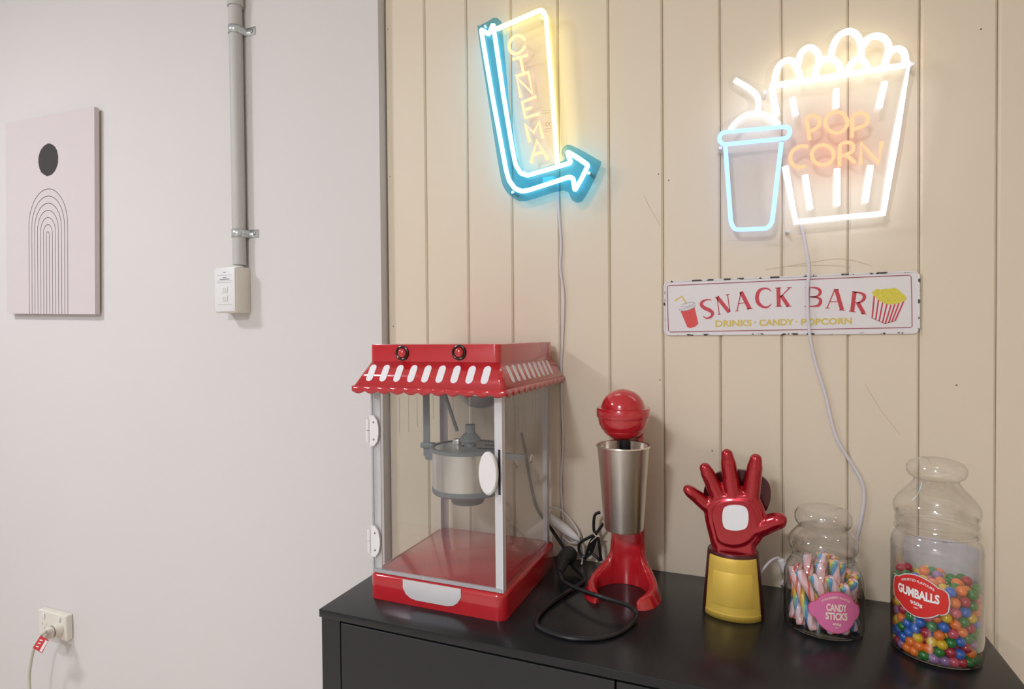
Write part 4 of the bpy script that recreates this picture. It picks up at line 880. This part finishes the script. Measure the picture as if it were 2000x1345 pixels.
fr = n.new('ShaderNodeMath'); fr.operation = 'FRACT'; L.new(d3.outputs[0], fr.inputs[0])
rp = n.new('ShaderNodeValToRGB'); rp.color_ramp.interpolation = 'CONSTANT'
stops = [(0.0, (236, 190, 190)), (0.20, (228, 112, 100)), (0.30, (238, 200, 198)), (0.42, (238, 158, 78)), (0.51, (226, 200, 70)), (0.62, (116, 186, 140)), (0.71, (84, 152, 200)), (0.84, (232, 206, 214))]
els = rp.color_ramp.elements
els[0].position = 0.0; els[0].color = lin(stops[0][1])+[1]; els[1].position = stops[-1][0]; els[1].color = lin(stops[-1][1])+[1]
for p_, c_ in stops[1:-1]: e = els.new(p_); e.color = lin(c_)+[1]
L.new(fr.outputs[0], rp.inputs[0]); L.new(rp.outputs[0], bs.inputs['Base Color'])
def stick_mesh(Ls):
    v = []; f = []; ns, nz_ = 24, 30; rr_ = 0.0064
    for j in range(nz_+1):
        z = Ls*j/nz_; end = 1.0 if 0 < j < nz_ else 0.86
        for i in range(ns):
            a = 2*math.pi*i/ns; ph = a-2*math.pi*TW*z*-1*-1
            r = rr_*end*(1+0.07*math.cos(5*(a-2*math.pi*TW*z)))
            v.append((r*math.cos(a), r*math.sin(a), z))
    for j in range(nz_):
        for i in range(ns): f.append((j*ns+i, j*ns+(i+1) % ns, (j+1)*ns+(i+1) % ns, (j+1)*ns+i))
    f += [tuple(range(ns-1, -1, -1)), tuple(nz_*ns+i for i in range(ns))]
    me = bpy.data.meshes.new('candy_stick'); me.from_pydata(v, [], f); me.shade_smooth(); me.materials.append(m); return me
SM = [stick_mesh(l_) for l_ in (0.082, 0.087, 0.091)]
rs = random.Random(5)
def stick(a, r, lean, inn, z, k, where):
    o = bpy.data.objects.new('candy_stick', SM[k]); COL.objects.link(o)
    p = Vector((KX2+r*math.sin(a), KY2-r*math.cos(a), T+z)); tg = Vector((math.cos(a), math.sin(a), 0)); rd = Vector((-math.sin(a), math.cos(a), 0))
    Lk = (0.082, 0.087, 0.091)[k]
    d = (Vector((0, 0, 1))*math.cos(lean)+tg*math.sin(lean)+rd*inn).normalized()
    o.location = p-tg*math.sin(lean)*Lk*0.5
    o.rotation_euler = d.to_track_quat('Z', 'Y').to_euler(); o.rotation_mode = 'XYZ'
    return tag(o, 'pastel rainbow twisted candy stick '+where, 'candy stick', 'candy sticks '+where)
for i in range(13): stick(2*math.pi*i/13+0.1, 0.0375, math.radians(-30+rs.uniform(-2, 2)), 0.0, 0.0066+rs.uniform(0, .003), rs.randrange(3), 'leaning against the wall of the squat jar')
for i in range(7): stick(2*math.pi*i/7, 0.0215, math.radians(-12+rs.uniform(-2, 2)), 0.0, 0.010+rs.uniform(0, .010), rs.randrange(1, 3), 'standing nearly upright inside the squat jar')
for i in range(2): stick(2*math.pi*i/2, 0.0072, math.radians(-4), 0.0, 0.016+rs.uniform(0, .006), 2, 'upright at the centre of the squat jar')
